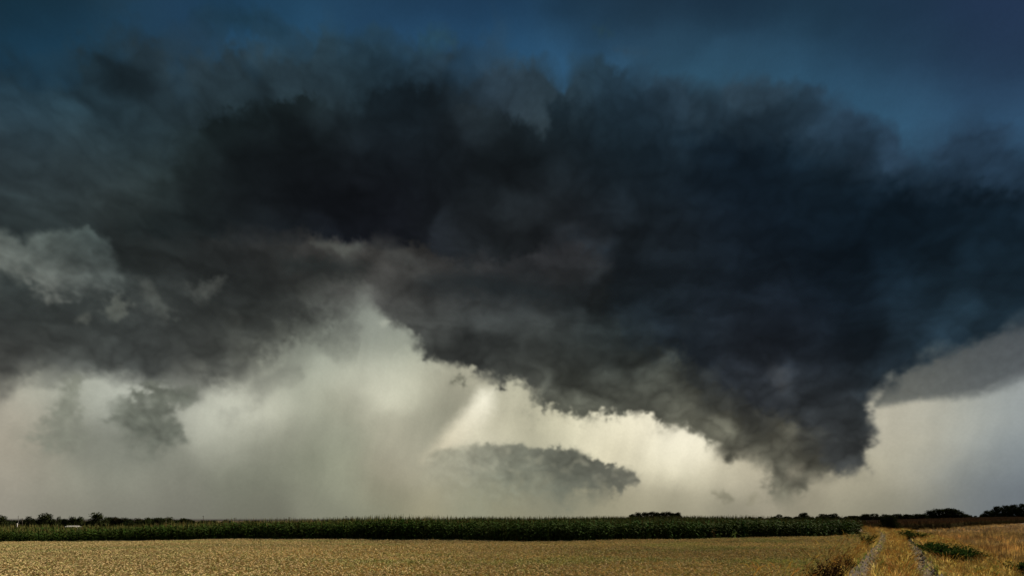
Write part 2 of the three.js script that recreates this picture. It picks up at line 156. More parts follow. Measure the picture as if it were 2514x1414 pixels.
const STORM_OUTLINE = [-49.56,23.63,1.37,1.03, -37.00,28.31,1.37,1.03, -33.57,29.33,1.20,1.03, -31.12,31.20,1.20,0.86, -29.06,31.95,1.20,0.86, -26.37,31.93,1.20,0.86, -22.68,32.75,1.20,0.86, -20.30,33.27,1.20,0.86, -18.47,33.70,1.20,0.86, -16.59,34.14,0.86,0.69, -15.64,34.65,0.52,0.62, -13.39,34.74,0.52,0.62, -11.09,35.47,0.41,0.52, -9.60,34.90,0.48,0.52, -7.41,34.66,1.03,0.76, -1.96,34.45,1.37,0.86, -0.58,34.19,0.86,0.69, 1.13,34.23,0.52,0.52, 2.51,33.93,0.41,0.41, 3.53,32.99,0.41,0.41, 4.39,32.11,0.48,0.41, 4.90,32.71,0.31,0.34, 5.17,33.84,0.31,0.34, 6.26,33.84,0.31,0.34, 7.45,34.01,0.31,0.34, 8.12,33.38,0.31,0.34, 9.63,32.79,0.41,0.41, 12.28,32.63,0.41,0.41, 14.55,31.91,0.34,0.34, 16.78,31.29,0.34,0.34, 18.03,31.45,0.69,0.41, 20.48,31.22,0.52,0.48, 22.56,30.62,0.41,0.41, 24.30,30.29,0.34,0.41, 25.15,29.32,0.34,0.41, 26.54,28.52,0.34,0.41, 27.90,27.89,0.34,0.41, 29.22,26.74,0.41,0.48, 30.26,25.60,0.69,0.55, 31.77,25.10,0.86,0.55, 32.51,25.49,0.69,0.48, 34.19,25.87,0.45,0.48, 35.35,25.26,0.41,0.48, 36.14,25.23,0.41,0.48, 36.69,24.43,0.41,0.48, 37.57,23.84,0.48,0.55, 50.77,18.74,1.03,1.03, 50.77,10.63,0.69,0.52, 37.00,12.89,0.41,0.24, 35.35,12.49,0.38,0.24, 33.71,11.97,0.46,0.31, 32.02,11.35,0.45,0.31, 30.51,10.82,0.45,0.27, 29.35,10.36,0.36,0.27, 29.22,9.80,0.26,0.31, 28.16,9.16,0.26,0.38, 27.63,8.61,0.26,0.34, 27.76,7.70,0.21,0.34, 28.16,6.48,0.21,0.34, 27.90,5.60,0.21,0.34, 27.49,4.71,0.21,0.34, 27.63,4.10,0.31,0.41, 26.81,3.67,0.36,0.38, 25.15,3.57,0.38,0.41, 23.87,2.98,0.45,0.41, 23.43,2.21,0.41,0.41, 21.97,1.37,0.48,0.41, 21.23,1.60,0.55,0.41, 20.78,2.73,0.48,0.41, 20.63,3.85,0.41,0.41, 20.18,4.34,0.34,0.34, 18.96,5.02,0.31,0.38, 17.72,4.80,0.26,0.34, 17.10,5.40,0.26,0.34, 16.94,6.06,0.26,0.34, 15.51,6.75,0.36,0.45, 13.58,7.63,0.36,0.45, 12.28,7.67,0.36,0.52, 11.62,8.52,0.31,0.45, 9.63,8.84,0.31,0.45, 8.12,8.44,0.31,0.45, 7.61,8.95,0.31,0.45, 5.58,8.65,0.36,0.52, 2.85,9.35,0.46,0.62, 1.48,10.69,0.45,0.62, 0.10,11.69,0.34,0.62, -0.93,11.19,0.36,0.55, -1.96,11.84,0.36,0.55, -3.33,12.65,0.36,0.55, -4.35,12.80,0.36,0.52, -6.06,13.09,0.36,0.45, -7.24,13.22,0.26,0.38, -7.75,14.17,0.26,0.38, -8.26,15.11,0.36,0.38, -9.26,15.60,0.45,0.38, -10.26,15.81,0.41,0.31, -11.09,17.01,0.48,0.41, -12.08,17.41,1.03,0.55, -14.36,16.50,1.55,0.76, -16.59,15.27,1.55,0.76, -18.47,14.51,1.55,0.69, -20.00,13.16,1.55,0.69, -21.50,11.20,1.37,0.41, -22.68,10.50,1.10,0.34, -24.98,10.02,0.89,0.34, -26.37,10.05,0.82,0.31, -28.54,10.24,0.76,0.27, -31.12,10.27,0.69,0.27, -32.36,10.19,0.76,0.27, -34.28,9.97,1.17,0.34, -35.66,9.86,0.96,0.41, -36.34,9.19,0.55,0.45, -37.00,8.58,0.55,0.45, -49.56,6.10,0.82,0.62];
const OUTLINES = {
  core: [-29.84,20.26,1.03,0.48, -29.33,22.05,1.55,0.62, -27.19,24.51,1.37,0.62, -26.10,25.73,1.03,0.55, -25.26,27.13,0.76,0.48, -24.41,27.98,0.52,0.48, -22.68,28.88,0.41,0.48, -20.90,29.52,0.38,0.48, -19.08,30.22,0.38,0.48, -17.22,30.90,0.38,0.48, -15.64,30.62,0.41,0.48, -13.71,30.29,0.45,0.48, -12.74,30.32,0.45,0.48, -12.08,31.32,0.45,0.48, -11.09,31.90,0.52,0.48, -9.09,32.30,0.62,0.48, -6.74,32.21,0.76,0.55, -5.04,31.79,0.86,0.55, -2.64,31.37,0.86,0.55, -0.93,30.89,0.76,0.48, 0.10,30.51,0.55,0.41, 1.48,30.25,0.45,0.41, 2.68,29.30,0.34,0.34, 3.26,30.27,0.41,0.34, 3.02,31.41,0.69,0.41, 3.88,31.88,0.96,0.48, 5.58,31.15,1.44,0.62, 8.29,30.05,1.72,0.69, 11.62,29.74,1.89,0.69, 16.47,28.72,1.89,0.69, 19.57,28.55,1.72,0.69, 22.56,27.32,1.72,0.69, 25.43,25.55,1.55,0.69, 28.16,24.02,1.55,0.69, 30.77,22.72,1.37,0.69, 34.42,21.66,1.37,0.69, 38.84,20.55,1.37,0.69, 50.77,16.77,1.37,0.69, 50.77,-0.54,1.37,0.69, 32.02,-0.73,1.37,0.69, 26.81,2.30,0.86,0.48, 25.15,4.19,0.86,0.48, 24.01,5.63,0.86,0.48, 22.56,7.72,0.96,0.48, 19.57,8.51,1.10,0.55, 17.41,10.21,1.31,0.62, 14.87,11.62,1.37,0.62, 13.26,13.61,1.44,0.62, 10.30,15.02,1.44,0.62, 8.29,16.99,1.51,0.62, 8.46,18.83,1.44,0.55, 8.29,19.80,1.31,0.48, 7.95,20.66,1.10,0.41, 6.94,21.53,0.96,0.41, 4.90,22.02,0.96,0.41, 2.51,21.66,0.89,0.41, -0.24,20.84,0.82,0.41, -3.67,20.80,0.52,0.41, -6.06,21.03,0.45,0.41, -7.41,21.81,0.48,0.41, -10.43,21.70,0.48,0.41, -13.71,21.58,0.41,0.41, -16.59,21.85,0.52,0.41, -21.50,21.27,0.62,0.41, -27.19,20.15,0.69,0.41],
  shelf: [28.16,8.42,0.38,0.17, 30.77,8.50,0.41,0.21, 32.75,8.60,0.45,0.21, 34.89,8.67,0.55,0.27, 36.03,9.09,0.76,0.27, 37.00,9.51,0.82,0.27, 50.77,10.21,0.69,0.34, 50.77,12.30,0.69,0.34, 37.00,13.59,0.69,0.34, 34.42,12.95,0.69,0.34, 30.77,11.50,0.69,0.34, 29.22,10.81,0.69,0.34, 28.56,9.42,0.34,0.14],
  ray: [-2.64,10.75,0.69,0.17, -1.61,10.69,0.82,0.17, -1.48,9.29,0.89,0.21, -3.12,7.13,0.89,0.21, -5.17,5.63,0.82,0.21, -6.74,4.87,0.89,0.17, -7.41,4.93,0.89,0.17, -5.45,7.45,0.82,0.14, -3.67,9.41,0.76,0.14],
  small: [-7.41,5.10,0.48,0.21, -6.40,5.78,0.27,0.21, -4.35,5.97,0.24,0.24, -1.96,6.26,0.17,0.27, 0.10,6.26,0.14,0.24, 2.51,5.98,0.14,0.24, 4.22,6.04,0.14,0.31, 5.92,5.55,0.14,0.31, 6.94,4.93,0.14,0.31, 8.29,4.41,0.14,0.34, 9.30,4.30,0.14,0.34, 10.30,3.88,0.14,0.34, 10.63,3.20,0.14,0.34, 10.13,2.80,0.27,0.45, 8.96,2.54,0.38,0.48, 7.95,2.41,0.48,0.48, 6.60,2.15,0.62,0.48, 6.09,2.63,0.62,0.41, 5.24,2.32,0.82,0.41, 4.22,1.54,0.89,0.48, 2.51,2.06,1.44,0.55, -0.24,2.06,1.55,0.55, -3.67,2.91,1.55,0.55, -6.74,3.92,1.37,0.48],
  tailA: [-30.23,8.11,0.48,0.52, -29.19,9.24,0.31,0.45, -28.00,9.41,0.24,0.41, -28.54,9.86,0.24,0.41, -27.19,10.07,0.24,0.41, -26.10,9.63,0.17,0.38, -25.54,9.91,0.14,0.34, -24.92,9.72,0.14,0.34, -25.03,9.10,0.17,0.34, -25.82,8.59,0.31,0.41, -26.51,8.33,0.41,0.41, -26.32,7.50,0.34,0.45, -25.93,6.67,0.41,0.45, -25.82,5.95,0.52,0.41, -26.70,5.54,0.69,0.41, -28.00,5.41,0.82,0.41, -29.59,6.04,0.76,0.48, -30.41,7.22,0.58,0.48],
  tailB: [-33.04,9.98,0.34,0.27, -32.44,10.04,0.34,0.27, -32.61,8.76,0.27,0.38, -32.73,7.90,0.34,0.38, -32.48,6.78,0.69,0.41, -31.99,5.66,0.86,0.41, -32.85,4.89,0.69,0.41, -34.51,4.80,0.76,0.41, -35.21,5.73,0.76,0.41, -34.51,6.90,0.55,0.41, -33.93,8.07,0.41,0.38, -33.57,8.94,0.34,0.34],
  shred: [-4.97,11.91,0.14,0.31, -4.35,12.05,0.14,0.31, -3.88,11.13,0.14,0.31, -4.15,10.93,0.14,0.31, -4.49,11.39,0.14,0.31, -5.17,11.18,0.14,0.31],
  nub: [-11.16,15.83,0.21,0.14, -10.59,16.17,0.17,0.14, -10.03,16.04,0.17,0.14, -10.43,15.65,0.21,0.14, -10.89,15.56,0.24,0.14],
  streakA: [-16.43,21.27,0.31,0.24, -14.68,21.49,0.24,0.24, -13.71,21.29,0.21,0.21, -12.87,21.70,0.21,0.21, -12.34,21.57,0.27,0.21, -13.06,20.87,0.27,0.24, -13.84,20.52,0.31,0.24, -14.55,20.87,0.27,0.24, -15.48,21.08,0.31,0.24],
  streakB: [-11.09,21.72,0.48,0.27, -8.76,21.27,0.41,0.27, -7.55,20.74,0.34,0.27, -7.21,20.03,0.41,0.27, -8.76,20.26,0.48,0.27, -10.43,20.88,0.48,0.27],
  duskA: [-18.77,19.82,0.55,0.31, -16.59,20.22,0.48,0.31, -13.71,20.24,0.45,0.31, -11.92,19.96,0.55,0.31, -13.39,19.44,0.55,0.31, -16.59,19.29,0.62,0.31, -18.47,19.22,0.62,0.31],
  duskB: [-7.41,19.18,0.76,0.34, -3.67,19.78,0.69,0.34, 0.79,19.33,0.76,0.34, 4.90,18.46,0.89,0.34, 5.92,17.45,1.03,0.34, 1.48,17.84,0.89,0.34, -3.67,18.43,0.76,0.34, -6.74,18.53,0.76,0.34],
  dot: [16.53,2.14,0.21,0.21, 17.72,2.03,0.21,0.21, 18.13,1.63,0.21,0.21, 17.35,1.48,0.27,0.21],
  dotB: [19.11,1.72,0.31,0.17, 19.81,1.94,0.31,0.17, 19.75,1.29,0.31,0.17, 19.14,1.14,0.31,0.17],
  cum: [-38.71,18.49,0.17,0.21, -37.00,18.77,0.17,0.21, -36.34,18.75,0.17,0.21, -36.00,18.50,0.17,0.14, -35.71,18.19,0.17,0.14, -35.60,18.77,0.17,0.17, -34.98,19.10,0.17,0.24, -33.57,19.45,0.17,0.24, -31.99,20.13,0.17,0.24, -31.25,19.61,0.21,0.24, -30.66,19.46,0.21,0.21, -30.36,18.72,0.24,0.21, -30.10,17.69,0.34,0.24, -29.53,17.11,0.62,0.31, -30.10,16.47,0.69,0.41, -31.87,16.16,0.69,0.41, -33.09,15.84,0.62,0.41, -33.93,15.04,0.55,0.38, -34.40,15.04,0.55,0.38, -34.86,15.40,0.62,0.41, -35.66,15.90,0.69,0.48, -36.56,16.29,0.69,0.48, -38.71,15.75,0.76,0.48],
  puffA: [-31.25,14.73,0.24,0.34, -30.23,15.63,0.17,0.34, -29.59,15.45,0.17,0.34, -29.72,14.59,0.17,0.34, -30.23,14.19,0.21,0.34, -30.99,14.49,0.24,0.34],
  puffB: [-28.93,17.20,0.34,0.31, -28.27,17.22,0.27,0.34, -27.60,16.57,0.27,0.41, -27.19,15.78,0.31,0.41, -26.51,14.73,0.34,0.41, -27.19,14.56,0.34,0.41, -28.14,15.37,0.31,0.41, -28.54,16.29,0.31,0.38],
  puffC: [-26.10,17.20,0.41,0.41, -25.26,17.09,0.34,0.38, -23.55,18.05,0.24,0.38, -22.91,18.19,0.24,0.34, -23.26,17.57,0.24,0.34, -24.27,16.36,0.21,0.34, -24.84,16.37,0.21,0.34, -25.68,16.83,0.31,0.34],
  puffD: [-32.70,13.75,0.17,0.24, -32.24,14.42,0.14,0.24, -31.87,14.47,0.14,0.24, -32.24,13.87,0.17,0.24],
  notch: [22.15,3.84,0.31,0.21, 22.56,4.21,0.27,0.21, 23.03,4.04,0.31,0.21, 23.09,3.53,0.34,0.21, 22.68,3.20,0.34,0.21, 22.27,3.40,0.34,0.21],
  litA: [21.23,11.68,0.48,0.31, 21.97,11.78,0.48,0.31, 22.03,10.70,0.41,0.31, 21.62,9.96,0.27,0.27, 21.32,10.60,0.41,0.27],
  litB: [22.12,6.02,0.41,0.31, 22.41,6.95,0.34,0.31, 22.91,7.55,0.31,0.27, 23.14,7.07,0.34,0.27, 22.85,5.99,0.41,0.31, 22.41,5.23,0.41,0.31],
  litC: [14.87,8.73,0.34,0.31, 15.51,8.77,0.31,0.31, 15.99,7.55,0.34,0.34, 16.78,7.20,0.34,0.31, 16.15,6.73,0.34,0.31, 15.03,7.59,0.38,0.31],
  feather: [-25.26,34.02,0.52,0.27, -22.68,34.77,0.52,0.27, -20.30,35.10,0.31,0.27, -19.08,34.87,0.24,0.21, -18.31,34.18,0.24,0.21, -18.77,34.02,0.31,0.21, -20.00,34.28,0.41,0.27, -21.50,33.80,0.52,0.27, -23.84,33.46,0.62,0.27],
  wispA: [6.77,35.77,0.21,0.21, 7.95,35.81,0.21,0.21, 8.36,35.28,0.24,0.21, 7.28,35.31,0.24,0.21],
  wispB: [8.56,34.40,0.21,0.17, 9.96,34.29,0.21,0.17, 11.22,33.91,0.24,0.17, 9.63,33.95,0.24,0.17],
  humpA: [-7.92,35.25,0.48,0.27, -6.74,35.84,0.34,0.27, -5.55,35.72,0.34,0.27, -4.87,35.06,0.62,0.27, -6.40,34.42,0.69,0.27, -7.75,34.57,0.62,0.27],
};

// A tone at a direction: brightness from the tones close by, hue from a wider neighbourhood.
function tones(list, sigma, wide) {
  const k = -0.5 / (sigma * sigma), h = -0.5 / (wide * wide);
  return (a, e, out) => {
    let l = 0, w = 0, r = 0, g = 0, b = 0, v = 0;
    for (let i = 0; i < list.length; i += 5) {
      const da = (list[i] - a) * 0.8, de = list[i + 1] - e, d = da * da + de * de, tail = 0.0004 / (0.2 + d * d), q = Math.exp(d * k) + tail, p = Math.exp(d * h) + tail;
      l += q * (list[i + 2] * 0.3 + list[i + 3] * 0.55 + list[i + 4] * 0.15); w += q;
      r += p * list[i + 2]; g += p * list[i + 3]; b += p * list[i + 4]; v += p;
    }
    const f = (l / w) / ((r * 0.3 + g * 0.55 + b * 0.15) / v);
    out[0] = r / v * f; out[1] = g / v * f; out[2] = b / v * f;
  };
}
// Signed distance to an outline (inside positive), with the softness and raggedness of its nearest edge.
function outline(list) {
  const n = list.length / 4;
  let x0 = 1e9, x1 = -1e9, y0 = 1e9, y1 = -1e9, reach = 0;
  for (let i = 0; i < n; i++) { x0 = Math.min(x0, list[i * 4]); x1 = Math.max(x1, list[i * 4]); y0 = Math.min(y0, list[i * 4 + 1]); y1 = Math.max(y1, list[i * 4 + 1]); reach = Math.max(reach, list[i * 4 + 2] * 2 + list[i * 4 + 3] * 2); }
  return (x, y, out) => {
    if (x < x0 - reach || x > x1 + reach || y < y0 - reach || y > y1 + reach) return false;
    let best = 1e9, soft = 1, amp = 1, inside = false;
    for (let i = 0, j = n - 1; i < n; j = i++) {
      const ax = list[j * 4], ay = list[j * 4 + 1], bx = list[i * 4], by = list[i * 4 + 1];
      if ((ay > y) !== (by > y) && x < (bx - ax) * (y - ay) / (by - ay) + ax) inside = !inside;
      const ex = bx - ax, ey = by - ay, t = clamp(((x - ax) * ex + (y - ay) * ey) / (ex * ex + ey * ey + 1e-9)), dx = x - ax - ex * t, dy = y - ay - ey * t, d = dx * dx + dy * dy;
      if (d < best) { best = d; soft = mix(list[j * 4 + 2], list[i * 4 + 2], t); amp = mix(list[j * 4 + 3], list[i * 4 + 3], t); }
    }
    out[0] = Math.sqrt(best) * (inside ? 1 : -1); out[1] = soft; out[2] = amp;
    return true;
  };
}
const coreLine = outline(OUTLINES.core);
const split = (inside) => { const out = [], q = [0, 0, 0]; for (let i = 0; i < TONES_STORM.length; i += 5) if ((coreLine(TONES_STORM[i], TONES_STORM[i + 1], q) && q[0] > 0) === inside) out.push(...TONES_STORM.slice(i, i + 5)); return out; };
const toneUpper = tones(TONES_UPPER, 1.2, 2.4), toneStorm = tones(split(false), 0.62, 2.4), toneCore = tones(split(true), 0.68, 2.6), toneLow = tones(TONES_LOWAIR, 1.0, 1.5), toneShelf = tones(TONES_SHELF, 1.8, 3), toneRay = tones(TONES_RAY, 1.2, 2), toneScud = tones(TONES_SCUD, 0.6, 1.6), toneCumulus = tones(TONES_CUMULUS, 0.55, 1.6);
const plain = (r, g, b) => (a, e, out) => { out[0] = r; out[1] = g; out[2] = b; };
const stormLine = outline(STORM_OUTLINE);
const smallClouds = [   // name, tone, opacity, texture
  ['ray', toneRay, 1, 0.02], ['shelf', toneShelf, 0.97, 0.09],
].map(([k, t, o, x]) => [outline(OUTLINES[k]), t, o, x]);
const overClouds = [
  ['small', toneScud, 0.96, 0.11], ['tailA', plain(98, 102, 92), 0.92, 0.2], ['tailB', plain(124, 127, 114), 0.85, 0.12], ['shred', plain(104, 104, 90), 0.75, 0.2], ['dot', plain(128, 124, 105), 0.8, 0.1], ['dotB', plain(136, 131, 110), 0.6, 0.1],
  ['cum', toneCumulus, 0.97, 0.16], ['puffA', plain(98, 102, 94), 0.65, 0.2], ['puffB', plain(84, 88, 83), 0.6, 0.2], ['puffC', plain(86, 89, 84), 0.6, 0.2], ['puffD', plain(94, 97, 90), 0.6, 0.2],
  ['notch', plain(168, 160, 138), 0.5, 0.06], ['litA', plain(72, 72, 70), 0.45, 0.1], ['litB', plain(94, 92, 82), 0.25, 0.12], ['litC', plain(94, 94, 82), 0.4, 0.12], ['nub', plain(166, 170, 156), 0.85, 0.04],
  ['duskA', plain(37, 43, 43), 0.6, 0.08], ['duskB', plain(33, 40, 43), 0.6, 0.08], ['streakA', plain(84, 87, 82), 0.75, 0.12], ['streakB', plain(68, 70, 68), 0.6, 0.12],
  ['feather', plain(29, 54, 69), 0.75, 0.12], ['wispA', plain(40, 64, 74), 0.6, 0.1], ['wispB', plain(50, 73, 90), 0.6, 0.1], ['humpA', plain(42, 72, 86), 0.65, 0.1],
].map(([k, t, o, x]) => [outline(OUTLINES[k]), t, o, x]);

const tmp = [0, 0, 0], core = [0, 0, 0], sd = [0, 0, 0];
function over(col, c, alpha, lum) { for (let i = 0; i < 3; i++) col[i] = mix(col[i], c[i] * lum, alpha); }
// The part of the sky where the storm stands: azimuth and elevation in degrees -> sRGB tone.
function stormSky(a, e, col) {
  const wx = fbm(a * 0.2 + 3, e * 0.33, 2) * 1.3 + fbm(a * 0.9, e * 1.2 + 9, 3) * 0.5, wy = fbm(a * 0.2 - 8, e * 0.33 + 5, 2) * 0.8 + fbm(a * 0.9 + 20, e * 1.2, 3) * 0.4;
  // air behind: blue above, lit rain below
  const low = 8 * smooth(31, 44, Math.abs(a)), up = smooth(21 - low, 24 - low, e);
  if (up < 1) {
    toneLow(a + wx * 0.35, e + wy * 0.35, col);
    const slant = a - e * 0.2, rain = noise(slant * 0.9 + wx * 0.5, e * 0.15) * 0.02 + noise(slant * 2.6 + 40 + wx * 1.4, e * 0.25) * 0.008 + fbm(a * 0.5, e * 0.5, 3) * 0.03;
    const l = 1 + rain * smooth(0.3, 3, e);
    col[0] *= l; col[1] *= l; col[2] *= l;
  }
  if (up > 0) {
    toneUpper(a + wx * 0.5, e + wy * 0.5, tmp);
    over(col, tmp, up, 1 + fbm(a * 0.16, e * 0.4, 3) * 0.06);
  }
  const rag = fbm(a * 0.45, e * 0.55, 2) * 0.9 - (billow(a * 0.8 + 4, e * 0.95, 3) - 0.42) * 0.6, fine = fbm(a * 1.7 + 7, e * 1.9, 3), patchy = 1 + 2.4 * smooth(-0.1, 0.55, noise(a * 0.33 + 31, e * 0.4)) + 0.5 * noise(a * 1.3, e * 1.3 + 8), frayed = 0.35 + 1.5 * smooth(-0.35, 0.45, noise(a * 0.42 + 71, e * 0.5 + 2));
  const cover = (k, blur = 1) => {
    const s = sd[1] * mix(1, patchy, blur) + 0.07, d = sd[0] + sd[2] * (rag + fine * k * frayed), veil = 0.16 * smooth(20, 12, e);
    return (1 - veil) * smooth(-s, s, d) + veil * smooth(-s * 1.8 - sd[2] * 0.5, s, d + fine * sd[2]);
  };
  for (const [line, tone, opacity, rough] of smallClouds) if (line(a, e, sd)) {
    const alpha = smooth(-sd[1], sd[1], sd[0] + sd[2] * (rag + fine) * 0.9) * opacity;
    if (alpha > 0.002) { tone(a + wx * 0.2, e + wy * 0.2, tmp); over(col, tmp, alpha, 1 + fine * rough); }
  }
  if (stormLine(a, e, sd)) {
    const alpha = cover(mix(0.85, 0.45, smooth(16, 24, e)));
    if (alpha > 0.002) {
      const b = a + wx * 0.8, f = e + wy * 0.6, edge = [sd[0], sd[1], sd[2]];
      toneStorm(a + wx * 0.5, e + wy * 0.45, tmp);
      if (coreLine(a, e, sd)) {
        const deep = smooth(-sd[1] * patchy * 0.8, sd[1] * patchy * 0.8, sd[0] + sd[2] * (rag + fine));
        if (deep > 0.002) { toneCore(a + wx * 0.5, e + wy * 0.45, core); for (let i = 0; i < 3; i++) tmp[i] = mix(tmp[i], core[i], deep); }
      }
      const heads = (Math.abs(noise(b * 0.26 + 3, f * 0.38)) - 0.26) * 0.26 + (Math.abs(noise(b * 0.6 + 13, f * 0.8)) - 0.26) * 0.22 + (Math.abs(noise(b * 1.3 + 33, f * 1.6)) - 0.26) * 0.08;
      const band = fbm(b * 0.07 + 2, (f + 0.1 * b) * 0.7 + wy * 0.3, 3), streak = Math.sign(band) * Math.abs(band) ** 0.85;
      const roll = fbm(b * 0.2, f * 0.5, 2) * 0.06 + streak * 0.17 * smooth(10, 15, e) * smooth(28, 20, e) + fbm(b * 0.4, f * 0.8 + 6, 3) * 0.07 + heads * smooth(0, 0.8, edge[0]) * mix(1.4, 0.6, smooth(9, 16, e)) + fine * 0.025;
      over(col, tmp, alpha, 1 + roll);
    }
  }
  for (const [line, tone, opacity, rough] of overClouds) if (line(a, e, sd)) {
    const alpha = cover(1.2, 0.6) * opacity * clamp(1.02 + 0.5 * fbm(a * 0.9 + 50, e * 1.1, 2));
    if (alpha > 0.002) { tone(a + wx * 0.3, e + wy * 0.35, tmp); over(col, tmp, alpha, 1 + (fbm(a * 1.1 + wx, e * 1.3, 2) + fine * 0.5) * rough); }
  }
}
// The rest of the way round: unseen storm deck set lower, air strip darker, to dim the corn front.
function deckSky(a, e, col) {
  const c = Math.cos(a * Math.PI / 180) * 8, s = Math.sin(a * Math.PI / 180) * 8;
  const n = fbm(c + 30, s + e * 0.16, 5), base = 6.5 + n * 5, deck = smooth(base - 2.2, base + 1.2, e), blue = smooth(23, 33, e + n * 8);
  for (let i = 0; i < 3; i++) {
    const low = [134, 134, 124][i], dark = [mix(58, 24, smooth(9, 20, e)), mix(62, 32, smooth(9, 20, e)), mix(62, 37, smooth(9, 20, e))][i];
    col[i] = mix(mix(low, dark * (1 + n * 0.3), deck), [34, 62, 86][i] * (1 + n * 0.2), blue);
  }
}
const toLinear = new Float32Array(1024).map((_, i) => { const c = i / 1023; return (c <= 0.04045 ? c / 12.92 : ((c + 0.055) / 1.055) ** 2.4) / renderer.toneMappingExposure; });
const SKY_WIDTH = 4096, SKY_HEIGHT = 2048, skyData = new Float32Array(SKY_WIDTH * SKY_HEIGHT * 4);
{
  const grit = rng(9), col = [0, 0, 0], far = [0, 0, 0], half = SKY_HEIGHT / 2;
  for (let y = half; y < SKY_HEIGHT; y++) {
    const e = ((y + 0.5) / SKY_HEIGHT - 0.5) * 180, coarse = e > 62 ? 8 : 4;
    for (let x = 0; x < SKY_WIDTH; x++) {
      let a = ((x + 0.5) / SKY_WIDTH - 0.25) * 360;
      if (a > 180) a -= 360;
      const away = Math.max(smooth(43, 70, Math.abs(a)), smooth(44, 62, e)), o = (y * SKY_WIDTH + x) * 4;
      if (away >= 1 && x % coarse) { for (let i = 0; i < 4; i++) skyData[o + i] = skyData[o + i - 4]; continue; }
      if (away < 1) stormSky(a, e, col);
      if (away > 0) { deckSky(a, e, far); for (let i = 0; i < 3; i++) col[i] = away < 1 ? mix(col[i], far[i], away) : far[i]; }
      const g = 1 + (grit() - 0.5) * 0.03;
      for (let i = 0; i < 3; i++) { const t = clamp(col[i] * g / 255) * 1023, k = Math.floor(t); skyData[o + i] = k >= 1023 ? toLinear[1023] : mix(toLinear[k], toLinear[k + 1], t - k); }
      skyData[o + 3] = 1;
    }
  }
  for (let y = 0; y < half; y++) for (let x = 0; x < SKY_WIDTH; x++) { const o = (y * SKY_WIDTH + x) * 4; skyData[o] = 0.03; skyData[o + 1] = 0.027; skyData[o + 2] = 0.02; skyData[o + 3] = 1; }
}
const sky = new THREE.DataTexture(skyData, SKY_WIDTH, SKY_HEIGHT, THREE.RGBAFormat, THREE.FloatType);
sky.mapping = THREE.EquirectangularReflectionMapping;
sky.magFilter = THREE.LinearFilter; sky.minFilter = THREE.LinearFilter; sky.wrapS = THREE.RepeatWrapping;
sky.needsUpdate = true;
scene.background = sky;
scene.environment = sky;

// ---------- helpers ----------
const taken = new Map();
function numbered(name) { const n = taken.get(name) ?? 0; taken.set(name, n + 1); return n ? `${name}_${String(n).padStart(3, '0')}` : name; }
function tag(o, label, category, group) { o.userData = { label, category }; if (group) o.userData.group = group; return o; }
function thing(name, label, category, group) { const o = new THREE.Group(); o.name = numbered(name); scene.add(o); return tag(o, label, category, group); }
function part(name, geometry, material, parent) { const m = new THREE.Mesh(geometry, material); m.name = name; parent.add(m); return m; }
function structure(name, geometry, material) { const m = new THREE.Mesh(geometry, material); m.name = numbered(name); m.userData.kind = 'structure'; scene.add(m); return m; }
function copyOf(root, label, group) { const c = root.clone(); c.name = numbered(root.name.replace(/_\d+$/, '')); scene.add(c); c.userData = { ...root.userData, label }; if (group) c.userData.group = group; return c; }
function stuff(name, label, category) { const o = new THREE.Group(); o.name = numbered(name); o.userData = { kind: 'stuff', label, category }; scene.add(o); return o; }
function scatter(parent, name, geometry, material, places) {   // places: {x, y, z, turn, tilt, lean, scale, tall, color}
  const m = new THREE.InstancedMesh(geometry, material, places.length), q = new THREE.Object3D();
  m.name = name;
  places.forEach((p, i) => {
    q.position.set(p.x, p.y, p.z); q.rotation.set(p.tilt ?? 0, p.turn ?? 0, p.lean ?? 0, 'ZXY'); q.scale.set(p.scale, p.scale * (p.tall ?? 1), p.scale); q.updateMatrix();
    m.setMatrixAt(i, q.matrix);
    if (p.color) m.setColorAt(i, p.color);
  });
  parent.add(m);
  return m;
}
